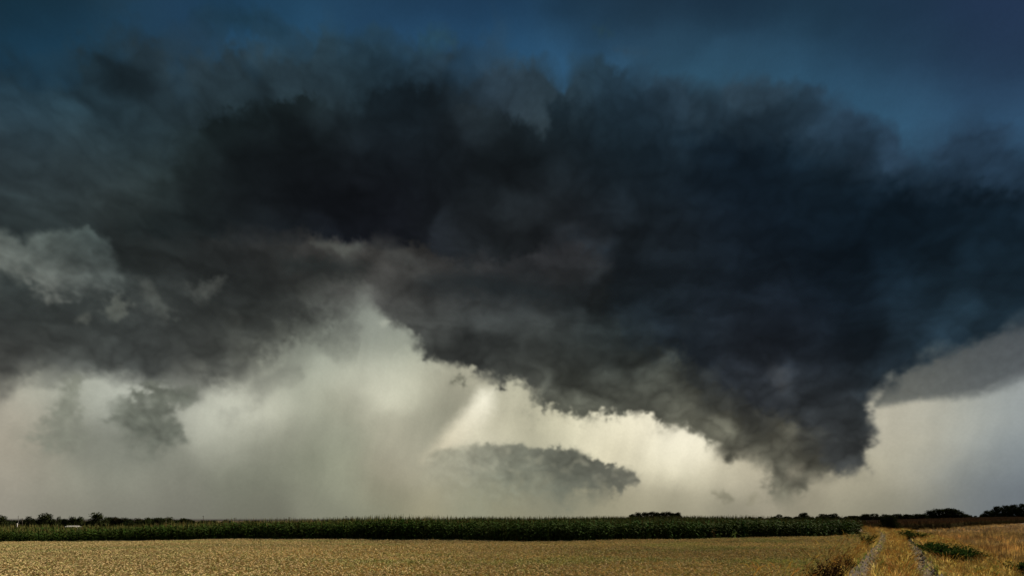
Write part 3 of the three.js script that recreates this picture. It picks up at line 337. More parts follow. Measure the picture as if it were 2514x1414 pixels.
// Collects tinted triangles into one geometry.
class Sheet {
  constructor() { this.p = []; this.c = []; }
  tri(a, b, c, color) { for (const v of [a, b, c]) { this.p.push(v[0], v[1], v[2]); this.c.push(color[0], color[1], color[2]); } }
  quad(a, b, c, d, color) { this.tri(a, b, c, color); this.tri(a, c, d, color); }
  blade(path, widths, side, color) {                 // a flat leaf along a path
    for (let i = 0; i < path.length - 1; i++) {
      const w0 = widths[i] / 2, w1 = widths[i + 1] / 2, a = path[i], b = path[i + 1], L = (p, w) => [p[0] - side[0] * w, p[1] - side[1] * w, p[2] - side[2] * w], R = (p, w) => [p[0] + side[0] * w, p[1] + side[1] * w, p[2] + side[2] * w];
      if (w1 < 1e-5) this.tri(L(a, w0), R(a, w0), b, color); else this.quad(L(a, w0), R(a, w0), R(b, w1), L(b, w1), color);
    }
  }
  rod(path, radii, sides, color) {                   // a round stem along a path
    const ring = (i) => {
      const a = path[Math.max(0, i - 1)], b = path[Math.min(path.length - 1, i + 1)], t = new THREE.Vector3(b[0] - a[0], b[1] - a[1], b[2] - a[2]).normalize(), u = new THREE.Vector3(t.y, t.z, t.x).cross(t).normalize(), v = t.clone().cross(u), out = [];
      for (let k = 0; k < sides; k++) { const g = k / sides * 2 * Math.PI, r = radii[i]; out.push([path[i][0] + (u.x * Math.cos(g) + v.x * Math.sin(g)) * r, path[i][1] + (u.y * Math.cos(g) + v.y * Math.sin(g)) * r, path[i][2] + (u.z * Math.cos(g) + v.z * Math.sin(g)) * r]); }
      return out;
    };
    let prev = ring(0);
    for (let i = 1; i < path.length; i++) { const next = ring(i); for (let k = 0; k < sides; k++) { const l = (k + 1) % sides; this.quad(prev[k], prev[l], next[l], next[k], color); } prev = next; }
  }
  build() {
    const g = new THREE.BufferGeometry();
    g.setAttribute('position', new THREE.Float32BufferAttribute(this.p, 3)); g.setAttribute('color', new THREE.Float32BufferAttribute(this.c, 3));
    g.computeVertexNormals();
    return g;
  }
}
const shade = (c, r, k) => { const f = 1 + (r() - 0.5) * 2 * k; return [c[0] * f, c[1] * f * (1 + (r() - 0.5) * k * 0.3), c[2] * f]; };
const leafy = (through, gloss) => new THREE.MeshPhysicalMaterial({ vertexColors: true, roughness: 0.95, transmission: through, thickness: 0, specularIntensity: gloss, side: THREE.DoubleSide });
const M = {
  straw: leafy(0.35, 0.05), grass: leafy(0.38, 0.03), corn: leafy(0.12, 0.02), weed: leafy(0.15, 0), crown: leafy(0.08, 0),
  bark: new THREE.MeshStandardMaterial({ color: new THREE.Color(0.05, 0.038, 0.028), roughness: 1 }),
  steel: new THREE.MeshStandardMaterial({ color: new THREE.Color(0.12, 0.12, 0.12), roughness: 0.7 }),
  timber: new THREE.MeshStandardMaterial({ color: new THREE.Color(0.07, 0.055, 0.04), roughness: 0.9 }),
  white: new THREE.MeshStandardMaterial({ color: new THREE.Color(0.75, 0.75, 0.73), roughness: 0.6 }),
  panel: new THREE.MeshPhysicalMaterial({ color: new THREE.Color(0.42, 0.42, 0.42), roughness: 0.8, specularIntensity: 0.2 }),
  dark: new THREE.MeshStandardMaterial({ color: new THREE.Color(0.03, 0.03, 0.03), roughness: 0.8 }),
  stone: new THREE.MeshPhysicalMaterial({ color: new THREE.Color(0.07, 0.06, 0.047), roughness: 1, specularIntensity: 0.05 }),
};
// Tileable colour grain: two tones and specks, no larger pattern.
function grain(size, seed, low, high, specks) {
  const r = rng(seed), data = new Uint8Array(size * size * 4), per = 16, lattice = Float32Array.from({ length: per * per }, r);
  const at = (x, y, f) => { const X = x / size * f, Y = y / size * f, i = Math.floor(X), j = Math.floor(Y), s = X - i, t = Y - j, L = (a, b) => lattice[((b % f) % per) * per + ((a % f) % per)]; return mix(mix(L(i, j), L(i + 1, j), s), mix(L(i, j + 1), L(i + 1, j + 1), s), t); };
  const srgb = (c) => 255 * (c <= 0.0031308 ? 12.92 * c : 1.055 * c ** (1 / 2.4) - 0.055);
  for (let y = 0; y < size; y++) for (let x = 0; x < size; x++) {
    const n = at(x, y, 8) * 0.35 + at(x, y, 16) * 0.3 + r() * 0.35, s = r() < specks ? 1.5 : 1, o = (y * size + x) * 4;
    for (let i = 0; i < 3; i++) data[o + i] = clamp(srgb(mix(low[i], high[i], n) * s), 0, 255);
    data[o + 3] = 255;
  }
  const t = new THREE.DataTexture(data, size, size); t.colorSpace = THREE.SRGBColorSpace; t.wrapS = t.wrapT = THREE.RepeatWrapping; t.magFilter = THREE.LinearFilter; t.needsUpdate = true;
  return t;
}

// ---------- the lie of the land (x right, d = distance ahead) ----------
const land = (x, z) => {
  const d = -z, t = x / Math.max(d, 1);
  return -0.4 * smooth(-8, -32, x) * smooth(0, 20, d) - 9 * smooth(48, 460, d) * smooth(0.16, -0.32, t) + 0.22 * Math.exp(-(((x - 16) / 16) ** 2) - ((d - 85) / 35) ** 2)
    + 1.2 * smooth(110, 260, d) * smooth(0.3, 0.58, t) + 0.03 * noise(x * 0.11, z * 0.11) * smooth(4, 14, d);
};
const TX = 0.493, TZ = -0.87;                        // the track runs away to the right of the picture
const bend = (u) => -0.0012 * Math.max(0, u * 0.87 - 45) ** 1.85;
const along = (u, v) => { const w = v + bend(u); return [u * TX + w * 0.87, u * TZ + w * 0.493]; };
const across = (x, z) => { const u = x * TX + z * TZ; return [u, x * 0.87 + z * 0.493 - bend(u)]; };
const rut = (v) => 0.1 - 0.2 * Math.exp(-(((Math.abs(v) - 0.86) / 0.24) ** 2)) - 0.19 * smooth(1.15, 1.75, Math.abs(v));
const CORN_FRONT = [[-75, 58], [-46, 48], [-32.4, 43], [-23.5, 41], [-13.3, 36], [-5.2, 33.5], [0.8, 31], [4.7, 32], [9, 34], [12.7, 36.3], [16.9, 38], [22.6, 44]];
const cornEdge = (x) => { for (let i = 1; i < CORN_FRONT.length; i++) if (x <= CORN_FRONT[i][0]) { const [a, b] = [CORN_FRONT[i - 1], CORN_FRONT[i]]; return mix(a[1], b[1], (x - a[0]) / (b[0] - a[0])); } return 44 + (x - 22.6) * 2.6; };

{
  const xs = [], zs = [];
  for (let x = 0, s = 1.2; x < 3200; x += s, s = Math.min(120, s * 1.035)) { xs.push(x); if (x) xs.unshift(-x); }
  for (let z = 0, s = 1; z < 4200; z += s, s = Math.min(140, s * 1.03)) zs.push(-z);
  for (let z = 4, s = 4; z < 400; z += s, s *= 1.5) zs.unshift(z);
  const p = [], uv = [], idx = [];
  for (const z of zs) for (const x of xs) { p.push(x, land(x, z) - 0.05, z); uv.push(x / 2.3, z / 2.3); }
  for (let j = 0; j < zs.length - 1; j++) for (let i = 0; i < xs.length - 1; i++) { const a = j * xs.length + i, b = a + 1, c = a + xs.length, e = c + 1; idx.push(a, b, c, b, e, c); }
  const g = new THREE.BufferGeometry(); g.setAttribute('position', new THREE.Float32BufferAttribute(p, 3)); g.setAttribute('uv', new THREE.Float32BufferAttribute(uv, 2)); g.setIndex(idx); g.computeVertexNormals();
  if (g.attributes.normal.getY(0) < 0) { g.setIndex(idx.reverse()); g.computeVertexNormals(); }
  structure('ground', g, new THREE.MeshPhysicalMaterial({ specularIntensity: 0.05, map: grain(512, 5, [0.035, 0.026, 0.017], [0.16, 0.12, 0.07], 0.02), roughness: 1 }));
}
{
  const p = [], uv = [], idx = [], nv = 37, us = [];
  for (let u = 2; u < 128; u += u < 60 ? 0.35 : 0.8) us.push(u);
  for (const u of us) for (let k = 0; k < nv; k++) {
    const v = -1.8 + 3.6 * k / (nv - 1), [x, z] = along(u, v), rough = noise(u * 2.1, v * 3.3) * 0.025 + noise(u * 0.5 + 9, v) * 0.03;
    p.push(x, land(x, z) + rut(v) + rough * smooth(1.75, 1.2, Math.abs(v)), z); uv.push(u / 1.7, v / 1.7);
  }
  for (let j = 0; j < us.length - 1; j++) for (let k = 0; k < nv - 1; k++) { const a = j * nv + k, b = a + 1, c = a + nv, e = c + 1; idx.push(a, b, c, b, e, c); }
  const g = new THREE.BufferGeometry(); g.setAttribute('position', new THREE.Float32BufferAttribute(p, 3)); g.setAttribute('uv', new THREE.Float32BufferAttribute(uv, 2)); g.setIndex(idx); g.computeVertexNormals();
  if (g.attributes.normal.getY(0) < 0) { g.setIndex(idx.reverse()); g.computeVertexNormals(); }
  structure('farm_track', g, new THREE.MeshPhysicalMaterial({ specularIntensity: 0.05, map: grain(512, 11, [0.024, 0.018, 0.012], [0.09, 0.07, 0.048], 0.05), roughness: 1 }));
}
const heightAt = (x, z) => { const [u, v] = across(x, z); return Math.max(land(x, z) - 0.05, Math.abs(v) < 1.8 && u > 2 && u < 127 ? land(x, z) + rut(v) : -99); };

// ---------- wheat ----------
const inView = (x, z, margin) => x > z * 0.76 - margin && x < -z * 0.76 + margin;   // z is negative ahead
function wheatClump(seed) {
  const r = rng(seed), s = new Sheet();
  for (let k = 0; k < 7; k++) {
    const a = r() * 6.283, q = Math.sqrt(r()) * 0.11, x = Math.cos(a) * q, z = Math.sin(a) * q, h = 0.6 + r() * 0.13, dir = r() * 6.283, bx = Math.cos(dir), bz = Math.sin(dir), lean = 0.03 + r() * 0.07, droop = r();
    const green = r() < 0.16, stem = shade(green ? [0.26, 0.27, 0.08] : [0.46, 0.37, 0.18], r, 0.2), ear = shade(green ? [0.42, 0.4, 0.17] : [0.55, 0.44, 0.24], r, 0.2);
    const P = (f, y) => [x + bx * lean * f, y, z + bz * lean * f], side = [-bz, 0, bx];
    s.blade([P(0, 0), P(0.4, h * 0.55), P(1, h)], [0.004, 0.004, 0.003], side, stem);
    s.blade([P(0, 0), P(0.4, h * 0.55), P(1, h)], [0.004, 0.004, 0.003], [bx, 0, bz], stem);
    // the ear nods over
    const e0 = P(1, h), len = 0.075 + r() * 0.03, path = [e0];
    let ang = 0.25 + droop * 0.5;
    for (let i = 1; i <= 4; i++) { const L = path[i - 1]; path.push([L[0] + bx * Math.sin(ang) * len / 4, L[1] + Math.cos(ang) * len / 4, L[2] + bz * Math.sin(ang) * len / 4]); ang += 0.25 + droop * 0.45; }
    s.rod(path, [0.003, 0.0075, 0.008, 0.0065, 0.002], 4, ear);
    const last = path[4], tip = [last[0] + bx * 0.03 * Math.sin(ang), last[1] + 0.03 * Math.cos(ang), last[2] + bz * 0.03 * Math.sin(ang)];
    s.blade([path[3], tip], [0.006, 0], side, ear);
    for (let l = 0; l < 2; l++) {                     // dry flag leaves
      const y = h * (0.45 + l * 0.3), b = r() * 6.283, lx = Math.cos(b), lz = Math.sin(b), c = shade(green ? [0.18, 0.22, 0.06] : [0.36, 0.28, 0.12], r, 0.4);
      s.blade([P(0.5, y), [x + lx * 0.06, y + 0.05, z + lz * 0.06], [x + lx * 0.13, y + 0.02 - r() * 0.05, z + lz * 0.13]], [0.008, 0.009, 0], [-lz, 0, lx], c);
    }
  }
  return s.build();
}
{
  const field = stuff('wheat_field', 'ripe golden wheat filling the left and middle foreground up to the corn', 'wheat'), r = rng(21), sets = [[], [], []];
  for (let z = -8.2; z > -50; z -= 0.105) for (let x = z * 0.8 - 3; x < -z * 0.6 + 1; x += 0.105) {
    const px = x + (r() - 0.5) * 0.105, pz = z + (r() - 0.5) * 0.105, n = r(), t = r();
    const [, v] = across(px, pz), edge = -1.75 + noise(px * 0.8, pz * 0.8) * 0.25;
    if (v > edge || -pz > cornEdge(px) - 0.4 || (v > edge - 0.5 && n < 0.25)) continue;
    const tone = 0.92 + 0.16 * n + noise(px * 0.09, pz * 0.25) * 0.16 + noise(px * 0.5 + 9, pz * 0.9) * 0.08, green = smooth(0.1, 0.6, noise(px * 0.22 + 5, pz * 0.4)) * 0.25 + smooth(edge - 2, edge, v) * 0.15 * r();
    const low = noise(px * 0.3 + 40, pz * 0.3) * 0.05;
    sets[Math.floor(t * 3)].push({ x: px, y: land(px, pz) - 0.05, z: pz, turn: r() * 6.283, scale: 0.97 + r() * 0.16 + low, tilt: (r() - 0.5) * 0.16, lean: (r() - 0.5) * 0.16, color: new THREE.Color().setRGB(tone * (1 - green * 0.35), tone * (1 + green * 0.1), tone * (1 - green * 0.3)) });
  }
  sets.forEach((p, i) => scatter(field, 'wheat_stalk', wheatClump(31 + i), M.straw, p));
}

// ---------- corn ----------
function cornPlant(seed) {
  const r = rng(seed), s = new Sheet(), H = 1.56 + r() * 0.1, stalk = [0.09, 0.13, 0.03];
  s.rod([[0, 0, 0], [0.01, H * 0.5, 0.01], [0, H, 0]], [0.014, 0.011, 0.005], 5, stalk);
  let a = r() * 6.283;
  for (let k = 0; k < 15; k++) {
    const y = 0.1 + (H - 0.2) * k / 14, dx = Math.cos(a), dz = Math.sin(a), len = (0.38 + 0.3 * Math.sin(Math.PI * (0.15 + 0.7 * k / 14))) * (0.85 + r() * 0.3), up = mix(0.35, 0.85, k / 14), path = [], w = [];
    for (let i = 0; i <= 5; i++) { const t = i / 5; path.push([dx * len * t, y + len * (up * t - (up + 0.35 - 0.3 * k / 14) * t * t * 0.9), dz * len * t]); w.push([0.04, 0.08, 0.09, 0.075, 0.045, 0][i]); }
    const dry = k < 3 && r() < 0.7;
    s.blade(path, w, [-dz, 0.12, dx], shade(dry ? [0.11, 0.09, 0.04] : [0.034, 0.058, 0.013], r, 0.3));
    a += Math.PI + (r() - 0.5) * 0.9;
  }
  for (let k = 0; k < (seed % 2 ? 4 : 1); k++) {     // tassel, not yet out on every plant
    const b = r() * 6.283, o = k ? 0.03 + r() * 0.04 : 0, h = k ? 0.14 + r() * 0.08 : 0.27, c = shade([0.13, 0.13, 0.045], r, 0.3);
    s.rod([[0, H - 0.03, 0], [Math.cos(b) * o * 0.5, H + h * 0.55, Math.sin(b) * o * 0.5], [Math.cos(b) * o, H + h, Math.sin(b) * o]], [0.004, 0.007, 0.003], 3, c);
  }
  if (r() < 0.7) s.rod([[0.01, 0.75, 0], [0.05, 0.86, 0.01], [0.07, 0.98, 0.01]], [0.012, 0.024, 0.006], 5, [0.12, 0.16, 0.05]);
  return s.build();
}
{
  const field = stuff('corn_field', 'dark green tasselled corn standing in a long band behind the wheat', 'corn'), r = rng(51), sets = [[], [], [], []];
  const plant = (x, z) => {
    const n = r();
    sets[Math.floor(r() * 4)].push({ x, y: land(x, z) - 0.05, z, turn: r() * 6.283, scale: 0.9 + n * 0.15 + noise(x * 0.22, z * 0.22) * 0.09 - 0.085 * smooth(-8, -30, x), tilt: (r() - 0.5) * 0.08, lean: (r() - 0.5) * 0.08, color: new THREE.Color().setRGB(0.8 + r() * 0.4, 0.8 + r() * 0.4, 0.8 + r() * 0.3) });
  };
  for (let row = 0; row < 170; row++) {
    const back = row * (row < 12 ? 0.5 : 0.68), step = row < 12 ? 0.13 : row < 40 ? 0.22 : 0.42;
    for (let x = -78; x < 36; x += step) {
      const px = x + (r() - 0.5) * step, d = cornEdge(px) + back + (r() - 0.5) * 0.18, z = -d;
      if (!inView(px, z, 6) || d > 120) continue;
      const [u, v] = across(px, z);
      if (v > -2 - 0.55 * Math.max(0, u - 49.5)) continue;
      if (back > mix(12, 46, smooth(-0.5, 0.02, px / d)) + 40 * smooth(0.12, 0.2, px / d) * smooth(0.34, 0.26, px / d)) continue;
      plant(px, z);
    }
  }
  sets.forEach((p, i) => scatter(field, 'corn_stalk', cornPlant(61 + i), M.corn, p));
}

// ---------- grass of the verges and between the ruts ----------
function grassTuft(seed, tall, gold) {
  const r = rng(seed), s = new Sheet();
  for (let k = 0; k < 26; k++) {
    const a = r() * 6.283, dx = Math.cos(a), dz = Math.sin(a), h = tall * (0.5 + r() * 0.6), o = h * (0.15 + r() * 0.5), q = r() * 0.05, c = shade(r() < 0.14 ? [0.16, 0.2, 0.04] : gold, r, 0.3);
    s.blade([[dx * q, 0, dz * q], [dx * (q + o * 0.35), h * 0.6, dz * (q + o * 0.35)], [dx * (q + o), h * (0.98 - r() * 0.25), dz * (q + o)]], [0.009, 0.008, 0], [-dz, 0, dx], c);
    if (r() < 0.4) s.rod([[dx * (q + o * 0.7), h * 0.82, dz * (q + o * 0.7)], [dx * (q + o * 0.95), h * 0.97, dz * (q + o * 0.95)], [dx * (q + o * 1.2), h * 1.02, dz * (q + o * 1.2)]], [0.003, 0.006, 0.001], 3, shade([0.5, 0.34, 0.14], r, 0.25));
  }
  return s.build();
}
const GOLD = [0.6, 0.44, 0.15], tufts = [grassTuft(71, 0.52, GOLD), grassTuft(72, 0.38, [0.58, 0.46, 0.2]), grassTuft(73, 0.66, [0.56, 0.4, 0.14]), grassTuft(74, 0.46, [0.12, 0.17, 0.035])];
function strip(name, label, v0, v1, u0, u1, density, seed, pick) {
  const o = stuff(name, label, 'grass'), r = rng(seed), sets = [[], [], [], []];
  for (let u = u0; u < u1;) {
    const per = Math.max(1, density * (v1 - v0) * (u > 60 ? 0.45 : 1));
    u += 1 / per;
    const v = v0 + (v1 - v0) * r(), [x, z] = along(u, v), fate = pick(u, v, r);
    if (!fate || fate.scale < (name === 'rut_grass' ? 0.1 : 0.4) || !inView(x, z, 4)) continue;
    const tone = 0.5 + r() * 0.85;
    sets[fate.kind].push({ x, y: heightAt(x, z) - 0.01, z, turn: r() * 6.283, tilt: (r() - 0.5) * 0.3, lean: (r() - 0.5) * 0.3, scale: fate.scale * (0.75 + r() * 0.5), color: new THREE.Color().setRGB(tone, tone * (0.9 + r() * 0.28), tone) });
  }
  sets.forEach((p, i) => p.length && scatter(o, 'grass_tuft', tufts[i], M.grass, p));
}
strip('track_grass', 'strip of tall golden grass growing between the two wheel ruts', -0.58, 0.58, 8, 128, 60, 81, (u, v, r) => {
  const n = noise(u * 0.5, v * 1.5);
  if (Math.abs(v) > 0.42 + n * 0.15 && r() < 0.82) return null;
  return { kind: r() < 0.18 + 0.3 * smooth(0.2, 0.6, noise(u * 0.3 + 9, 3)) ? 3 : r() < 0.6 ? 0 : 1, scale: 0.68 + 0.6 * noise(u * 1.3 + 3, v * 2.4) };
});
strip('rut_grass', 'short sparse grass sprouting inside the two wheel ruts', -1.2, 1.2, 8, 110, 16, 84, (u, v, r) => Math.abs(Math.abs(v) - 0.86) > 0.32 || r() < 0.45 ? null : { kind: r() < 0.35 ? 3 : 1, scale: 0.22 + r() * 0.25 });
strip('verge_grass', 'dry orange and green grass verge between the wheat and the left rut', -2.2, -1.12, 8, 128, 46, 82, (u, v, r) => {
  const n = noise(u * 0.35 + 4, v * 1.2);
  if (v > -1.3 + n * 0.22 && r() < 0.82) return null;
  return { kind: r() < 0.2 + 0.4 * smooth(0, 0.5, n) ? 3 : r() < 0.55 ? 2 : 0, scale: 0.62 + 0.6 * noise(u * 1.1 + 23, v * 2) + smooth(-1.3, -1.9, v) * 0.35 };
});
strip('verge_grass', 'dry yellow grass verge between the right rut and the stubble field', 1.12, 3.6, 8, 128, 40, 83, (u, v, r) => {
  const n = noise(u * 0.3 + 14, v * 0.8);
  if (v < 1.18 + n * 0.25 && r() < 0.75) return null;
  if (u > 28.5 && u < 40 && v > 1.35 && v < 2.75 && r() < 0.9) return null;   // overgrown by weeds here
  return { kind: r() < 0.24 + 0.5 * smooth(0.05, 0.5, n) ? 3 : r() < 0.6 ? 0 : 1, scale: 0.64 + 0.6 * noise(u * 1 + 53, v * 1.7) };
});

// ---------- stubble field right of the track ----------
{
  const r = rng(91), o = stuff('stubble_field', 'pale cut stubble with loose straw right of the track', 'stubble'), sets = [[], [], []];
  const stub = (seed, n, tall, flat) => {
    const q = rng(seed), s = new Sheet();
    for (let k = 0; k < n; k++) {
      const x = (q() - 0.5) * 0.3, z = (q() - 0.5) * 0.12, c = shade([0.56, 0.45, 0.25], q, 0.45);
      if (q() < flat) { const a = q() * 6.283, l = 0.1 + q() * 0.18, y = 0.02 + q() * 0.05; s.blade([[x, y, z], [x + Math.cos(a) * l, y + 0.02, z + Math.sin(a) * l]], [0.009, 0.007], [-Math.sin(a), 0.5, Math.cos(a)], c); } else { const h = tall * (0.6 + q() * 0.6), lx = (q() - 0.5) * 0.08, lz = (q() - 0.5) * 0.08; s.rod([[x, 0, z], [x + lx, h, z + lz]], [0.004, 0.003], 3, c); }
    }
    return s.build();
  };
  for (let u = 9; u < 215; u += u < 50 ? 0.16 : u < 100 ? 0.3 : 0.55) for (let v = 3.1; v < 75; v += u < 50 ? 0.2 : u < 100 ? 0.3 : 0.5) {
    const w = v + (r() - 0.5) * 0.12, t = u + (r() - 0.5) * 0.3, x = t * TX + w * 0.87, z = t * TZ + w * 0.493, n = r(), q = r();
    if (!inView(x, z, 4 - 0.1 * z) || -z > 178 || (v < 3.8 && n < 0.5) || n < 0.3 + 0.4 * noise(x * 0.35, z * 0.35)) continue;
    const tone = (0.4 + r() * 0.9) * (1 + 0.35 * noise(w * 1.1, t * 0.05)) * (1 + 0.3 * noise(x * 0.2, z * 0.2)), red = smooth(0.1, 0.5, noise(x * 0.15 + 3, z * 0.1)) * 0.1;
    sets[Math.floor(q * 3)].push({ x, y: land(x, z) - 0.05, z, turn: -0.52 + (r() - 0.5) * 0.5, scale: 0.8 + r() * 0.6, color: new THREE.Color().setRGB(tone, tone * (1 - red), tone * (1 - red)) });
  }
  [stub(1, 16, 0.17, 0.45), stub(2, 14, 0.13, 0.7), stub(3, 10, 0.34, 0.2)].forEach((g, i) => scatter(o, 'straw', g, M.straw, sets[i]));
}

// ---------- red-brown seed crop beyond the stubble ----------
{
  const seedPlant = (seed) => {
    const r = rng(seed), s = new Sheet();
    for (let k = 0; k < 5; k++) {
      const x = (r() - 0.5) * 0.5, z = (r() - 0.5) * 0.5, h = 0.95 + r() * 0.3, c = shade([0.12, 0.088, 0.05], r, 0.3);
      s.rod([[x, 0, z], [x, h, z]], [0.01, 0.006], 3, c);
      s.rod([[x, h - 0.05, z], [x + 0.02, h + 0.1, z], [x + 0.03, h + 0.25, z]], [0.02, 0.045, 0.01], 5, shade([0.16, 0.105, 0.06], r, 0.3));
      for (let l = 0; l < 5; l++) { const a = r() * 6.283, y = 0.2 + r() * (h - 0.3), dx = Math.cos(a), dz = Math.sin(a); s.blade([[x, y, z], [x + dx * 0.15, y + 0.1, z + dz * 0.15], [x + dx * 0.35, y - 0.05, z + dz * 0.35]], [0.03, 0.06, 0], [-dz, 0, dx], shade([0.1, 0.085, 0.04], r, 0.3)); }
    }
    return s.build();
  };
  const r = rng(95), make = (name, label, front, depth, density) => {
    const o = stuff(name, label, 'crop'), sets = [[], []];
    for (let i = 1; i < front.length; i++) {
      const [a, b] = [front[i - 1], front[i]], L = Math.hypot(b[0] - a[0], b[1] - a[1]);
      for (let k = 0; k < L * depth * density; k++) {
        const t = r(), back = r() ** 1.6 * depth, x = mix(a[0], b[0], t), d = mix(a[1], b[1], t) + back, tone = 0.7 + r() * 0.6;
        sets[k % 2].push({ x, y: land(x, -d) - 0.05, z: -d, turn: r() * 6.283, scale: 0.85 + r() * 0.25, color: new THREE.Color().setRGB(tone, tone, tone) });
      }
    }
    sets.forEach((p, i) => scatter(o, 'crop_stalk', seedPlant(97 + i), M.weed, p));
  };
  make('seed_crop', 'dark red brown seed crop along the far side of the stubble', [[61, 107], [80, 124], [97, 146], [122, 170], [165, 212], [230, 280]], 22, 2.2);
  make('seed_crop', 'small brown green crop strip between the corn and the dark bush', [[55, 120], [66.5, 126]], 30, 1.6);
}

// ---------- pebbles in the ruts ----------
{
  const o = stuff('track_pebbles', 'grey pebbles lying in the wheel ruts', 'pebbles'), r = rng(99), p = [];
  const g = new THREE.IcosahedronGeometry(1, 1), a = g.attributes.position;
  for (let i = 0; i < a.count; i++) { const k = 1 + 0.3 * noise(a.getX(i) * 1.7 + 3, a.getY(i) * 1.7 + a.getZ(i)); a.setXYZ(i, a.getX(i) * k, a.getY(i) * k * 0.6, a.getZ(i) * k * 0.85); }
  g.computeVertexNormals();
  for (let i = 0; i < 2600; i++) {
    const u = 9 + r() ** 1.4 * 70, v = (r() < 0.5 ? -1 : 1) * (0.86 + (r() + r() - 1) * 0.4), [x, z] = along(u, v), c = 0.5 + r() * 0.9;
    if (!inView(x, z, 2)) continue;
    p.push({ x, y: heightAt(x, z) + 0.004, z, turn: r() * 6.283, scale: 0.008 + r() ** 3 * 0.035, color: new THREE.Color().setRGB(c, c * 0.97, c * 0.9) });
  }
  scatter(o, 'pebble', g, M.stone, p);
}

// ---------- trees ----------
// One unit tree: crown about 1 wide and 1 high with its foot at 0. Leaf-sized faces in clumps; gaps stay open between the clumps.
function crownShape(seed, o) {
  const r = rng(seed), s = new Sheet();
  for (let k = 0; k < o.clumps; k++) {
    const a = r() * 6.283, y = r() ** o.low, wide = Math.sin(Math.PI * clamp(0.12 + 0.8 * y)) ** 0.6, q = Math.sqrt(r()) * 0.42 * wide, cx = Math.cos(a) * q, cz = Math.sin(a) * q, cy = o.foot + (1 - o.foot) * (0.06 + 0.84 * y), R = (0.09 + r() * 0.09) * o.clump;
    for (let i = 0; i < o.leaves; i++) {
      const t = r() * 6.283, f = Math.acos(2 * r() - 1), d = R * (0.5 + 0.6 * r()), x = cx + d * Math.sin(f) * Math.cos(t), yy = cy + d * Math.cos(f) * 0.85, z = cz + d * Math.sin(f) * Math.sin(t), L = o.leaf * (0.6 + r() * 0.8), n = new THREE.Vector3(r() - 0.5, r() - 0.5, r() - 0.5).normalize(), u = new THREE.Vector3(n.y, -n.x, 0.3).normalize(), v = n.clone().cross(u), c = shade(o.tint, r, 0.35);
      s.quad([x - u.x * L, yy - u.y * L, z - u.z * L], [x + v.x * L * 0.6, yy + v.y * L * 0.6, z + v.z * L * 0.6], [x + u.x * L, yy + u.y * L, z + u.z * L], [x - v.x * L * 0.6, yy - v.y * L * 0.6, z - v.z * L * 0.6], c);
    }
  }
  return s.build();
}
function trunkShape(seed, foot, thick, limbs) {
  const r = rng(seed), s = new Sheet(), c = [1, 1, 1];
  s.rod([[0, -0.03, 0], [0.01, foot * 0.6, 0], [0, foot + 0.3, 0.01], [0.02, 0.78, 0]], [thick, thick * 0.75, thick * 0.5, thick * 0.12], 7, c);
  for (let k = 0; k < limbs; k++) { const a = r() * 6.283, y = foot + r() * 0.3, l = 0.25 + r() * 0.15; s.rod([[0, y, 0], [Math.cos(a) * l * 0.5, y + l * 0.55, Math.sin(a) * l * 0.5], [Math.cos(a) * l, y + l * 1.1, Math.sin(a) * l]], [thick * 0.45, thick * 0.3, thick * 0.06], 5, c); }
  return s.build();
}
const KINDS = {
  round: [crownShape(201, { clumps: 100, leaves: 54, leaf: 0.03, clump: 1, low: 1.05, foot: 0.1, tint: [0.026, 0.033, 0.013] }), trunkShape(211, 0.18, 0.03, 6)],
  dense: [crownShape(202, { clumps: 95, leaves: 50, leaf: 0.032, clump: 1.05, low: 1.15, foot: 0, tint: [0.026, 0.033, 0.013] }), trunkShape(212, 0.1, 0.03, 5)],
  airy: [crownShape(203, { clumps: 44, leaves: 46, leaf: 0.028, clump: 0.85, low: 0.9, foot: 0.2, tint: [0.026, 0.033, 0.013] }), trunkShape(213, 0.3, 0.022, 8)],
  tall: [crownShape(204, { clumps: 110, leaves: 54, leaf: 0.03, clump: 0.95, low: 1.1, foot: 0.02, tint: [0.026, 0.033, 0.013] }), trunkShape(214, 0.2, 0.022, 6)],
  bushy: [crownShape(205, { clumps: 110, leaves: 54, leaf: 0.034, clump: 1.1, low: 1.3, foot: -0.05, tint: [0.026, 0.033, 0.013] }), trunkShape(215, 0.05, 0.022, 5)],
};
const sources = {};
// Where a thing stands: photo column and the rows of its top give direction; distance places it in the field.
const spot = (column, distance) => (column - 1257) / 1668 * distance;
function tree(kind, name, label, x, d, wide, topRise, group, turn) {   // topRise: metres of its top above eye level
  let t = sources[kind];
  if (!t) {
    t = sources[kind] = thing(name, label, kind === 'bushy' ? 'bush' : 'tree', group);
    part('crown', KINDS[kind][0], M.crown, t); part('trunk', KINDS[kind][1], M.bark, t);
  } else { t = copyOf(t, label, group); t.name = numbered(name); t.userData.category = /bush|shrub/.test(name) ? 'bush' : 'tree'; if (!group) delete t.userData.group; }
  const y = land(x, -d) - 0.05, high = EYE + topRise - y;
  t.position.set(x, y, -d); t.scale.set(wide, high / 0.98, wide); t.rotation.y = turn;
  return t;
}
const rise = (row, d) => (1275 - row) / 1668 * d;
let turn = 0;
const plantTree = (kind, name, label, left, right, top, d, group) => tree(kind, name, label, spot((left + right) / 2, d), d, (right - left) / 1668 * d * (name === 'copse_tree' ? 1.5 : 1.24), rise(top, d), group, (turn += 2.4));
const LEFT = 'trees along the left skyline', RIGHT = 'trees along the right skyline';
plantTree('round', 'skyline_tree', 'dark tree cut off by the left edge of the picture', -18, 15, 1267, 430, LEFT);
plantTree('airy', 'skyline_tree', 'small loose-crowned tree just right of the mast at the left skyline', 57, 86, 1269, 440, LEFT);
plantTree('round', 'skyline_tree', 'round full tree standing highest between the left mast and the white shed', 91, 128, 1262, 430, LEFT);
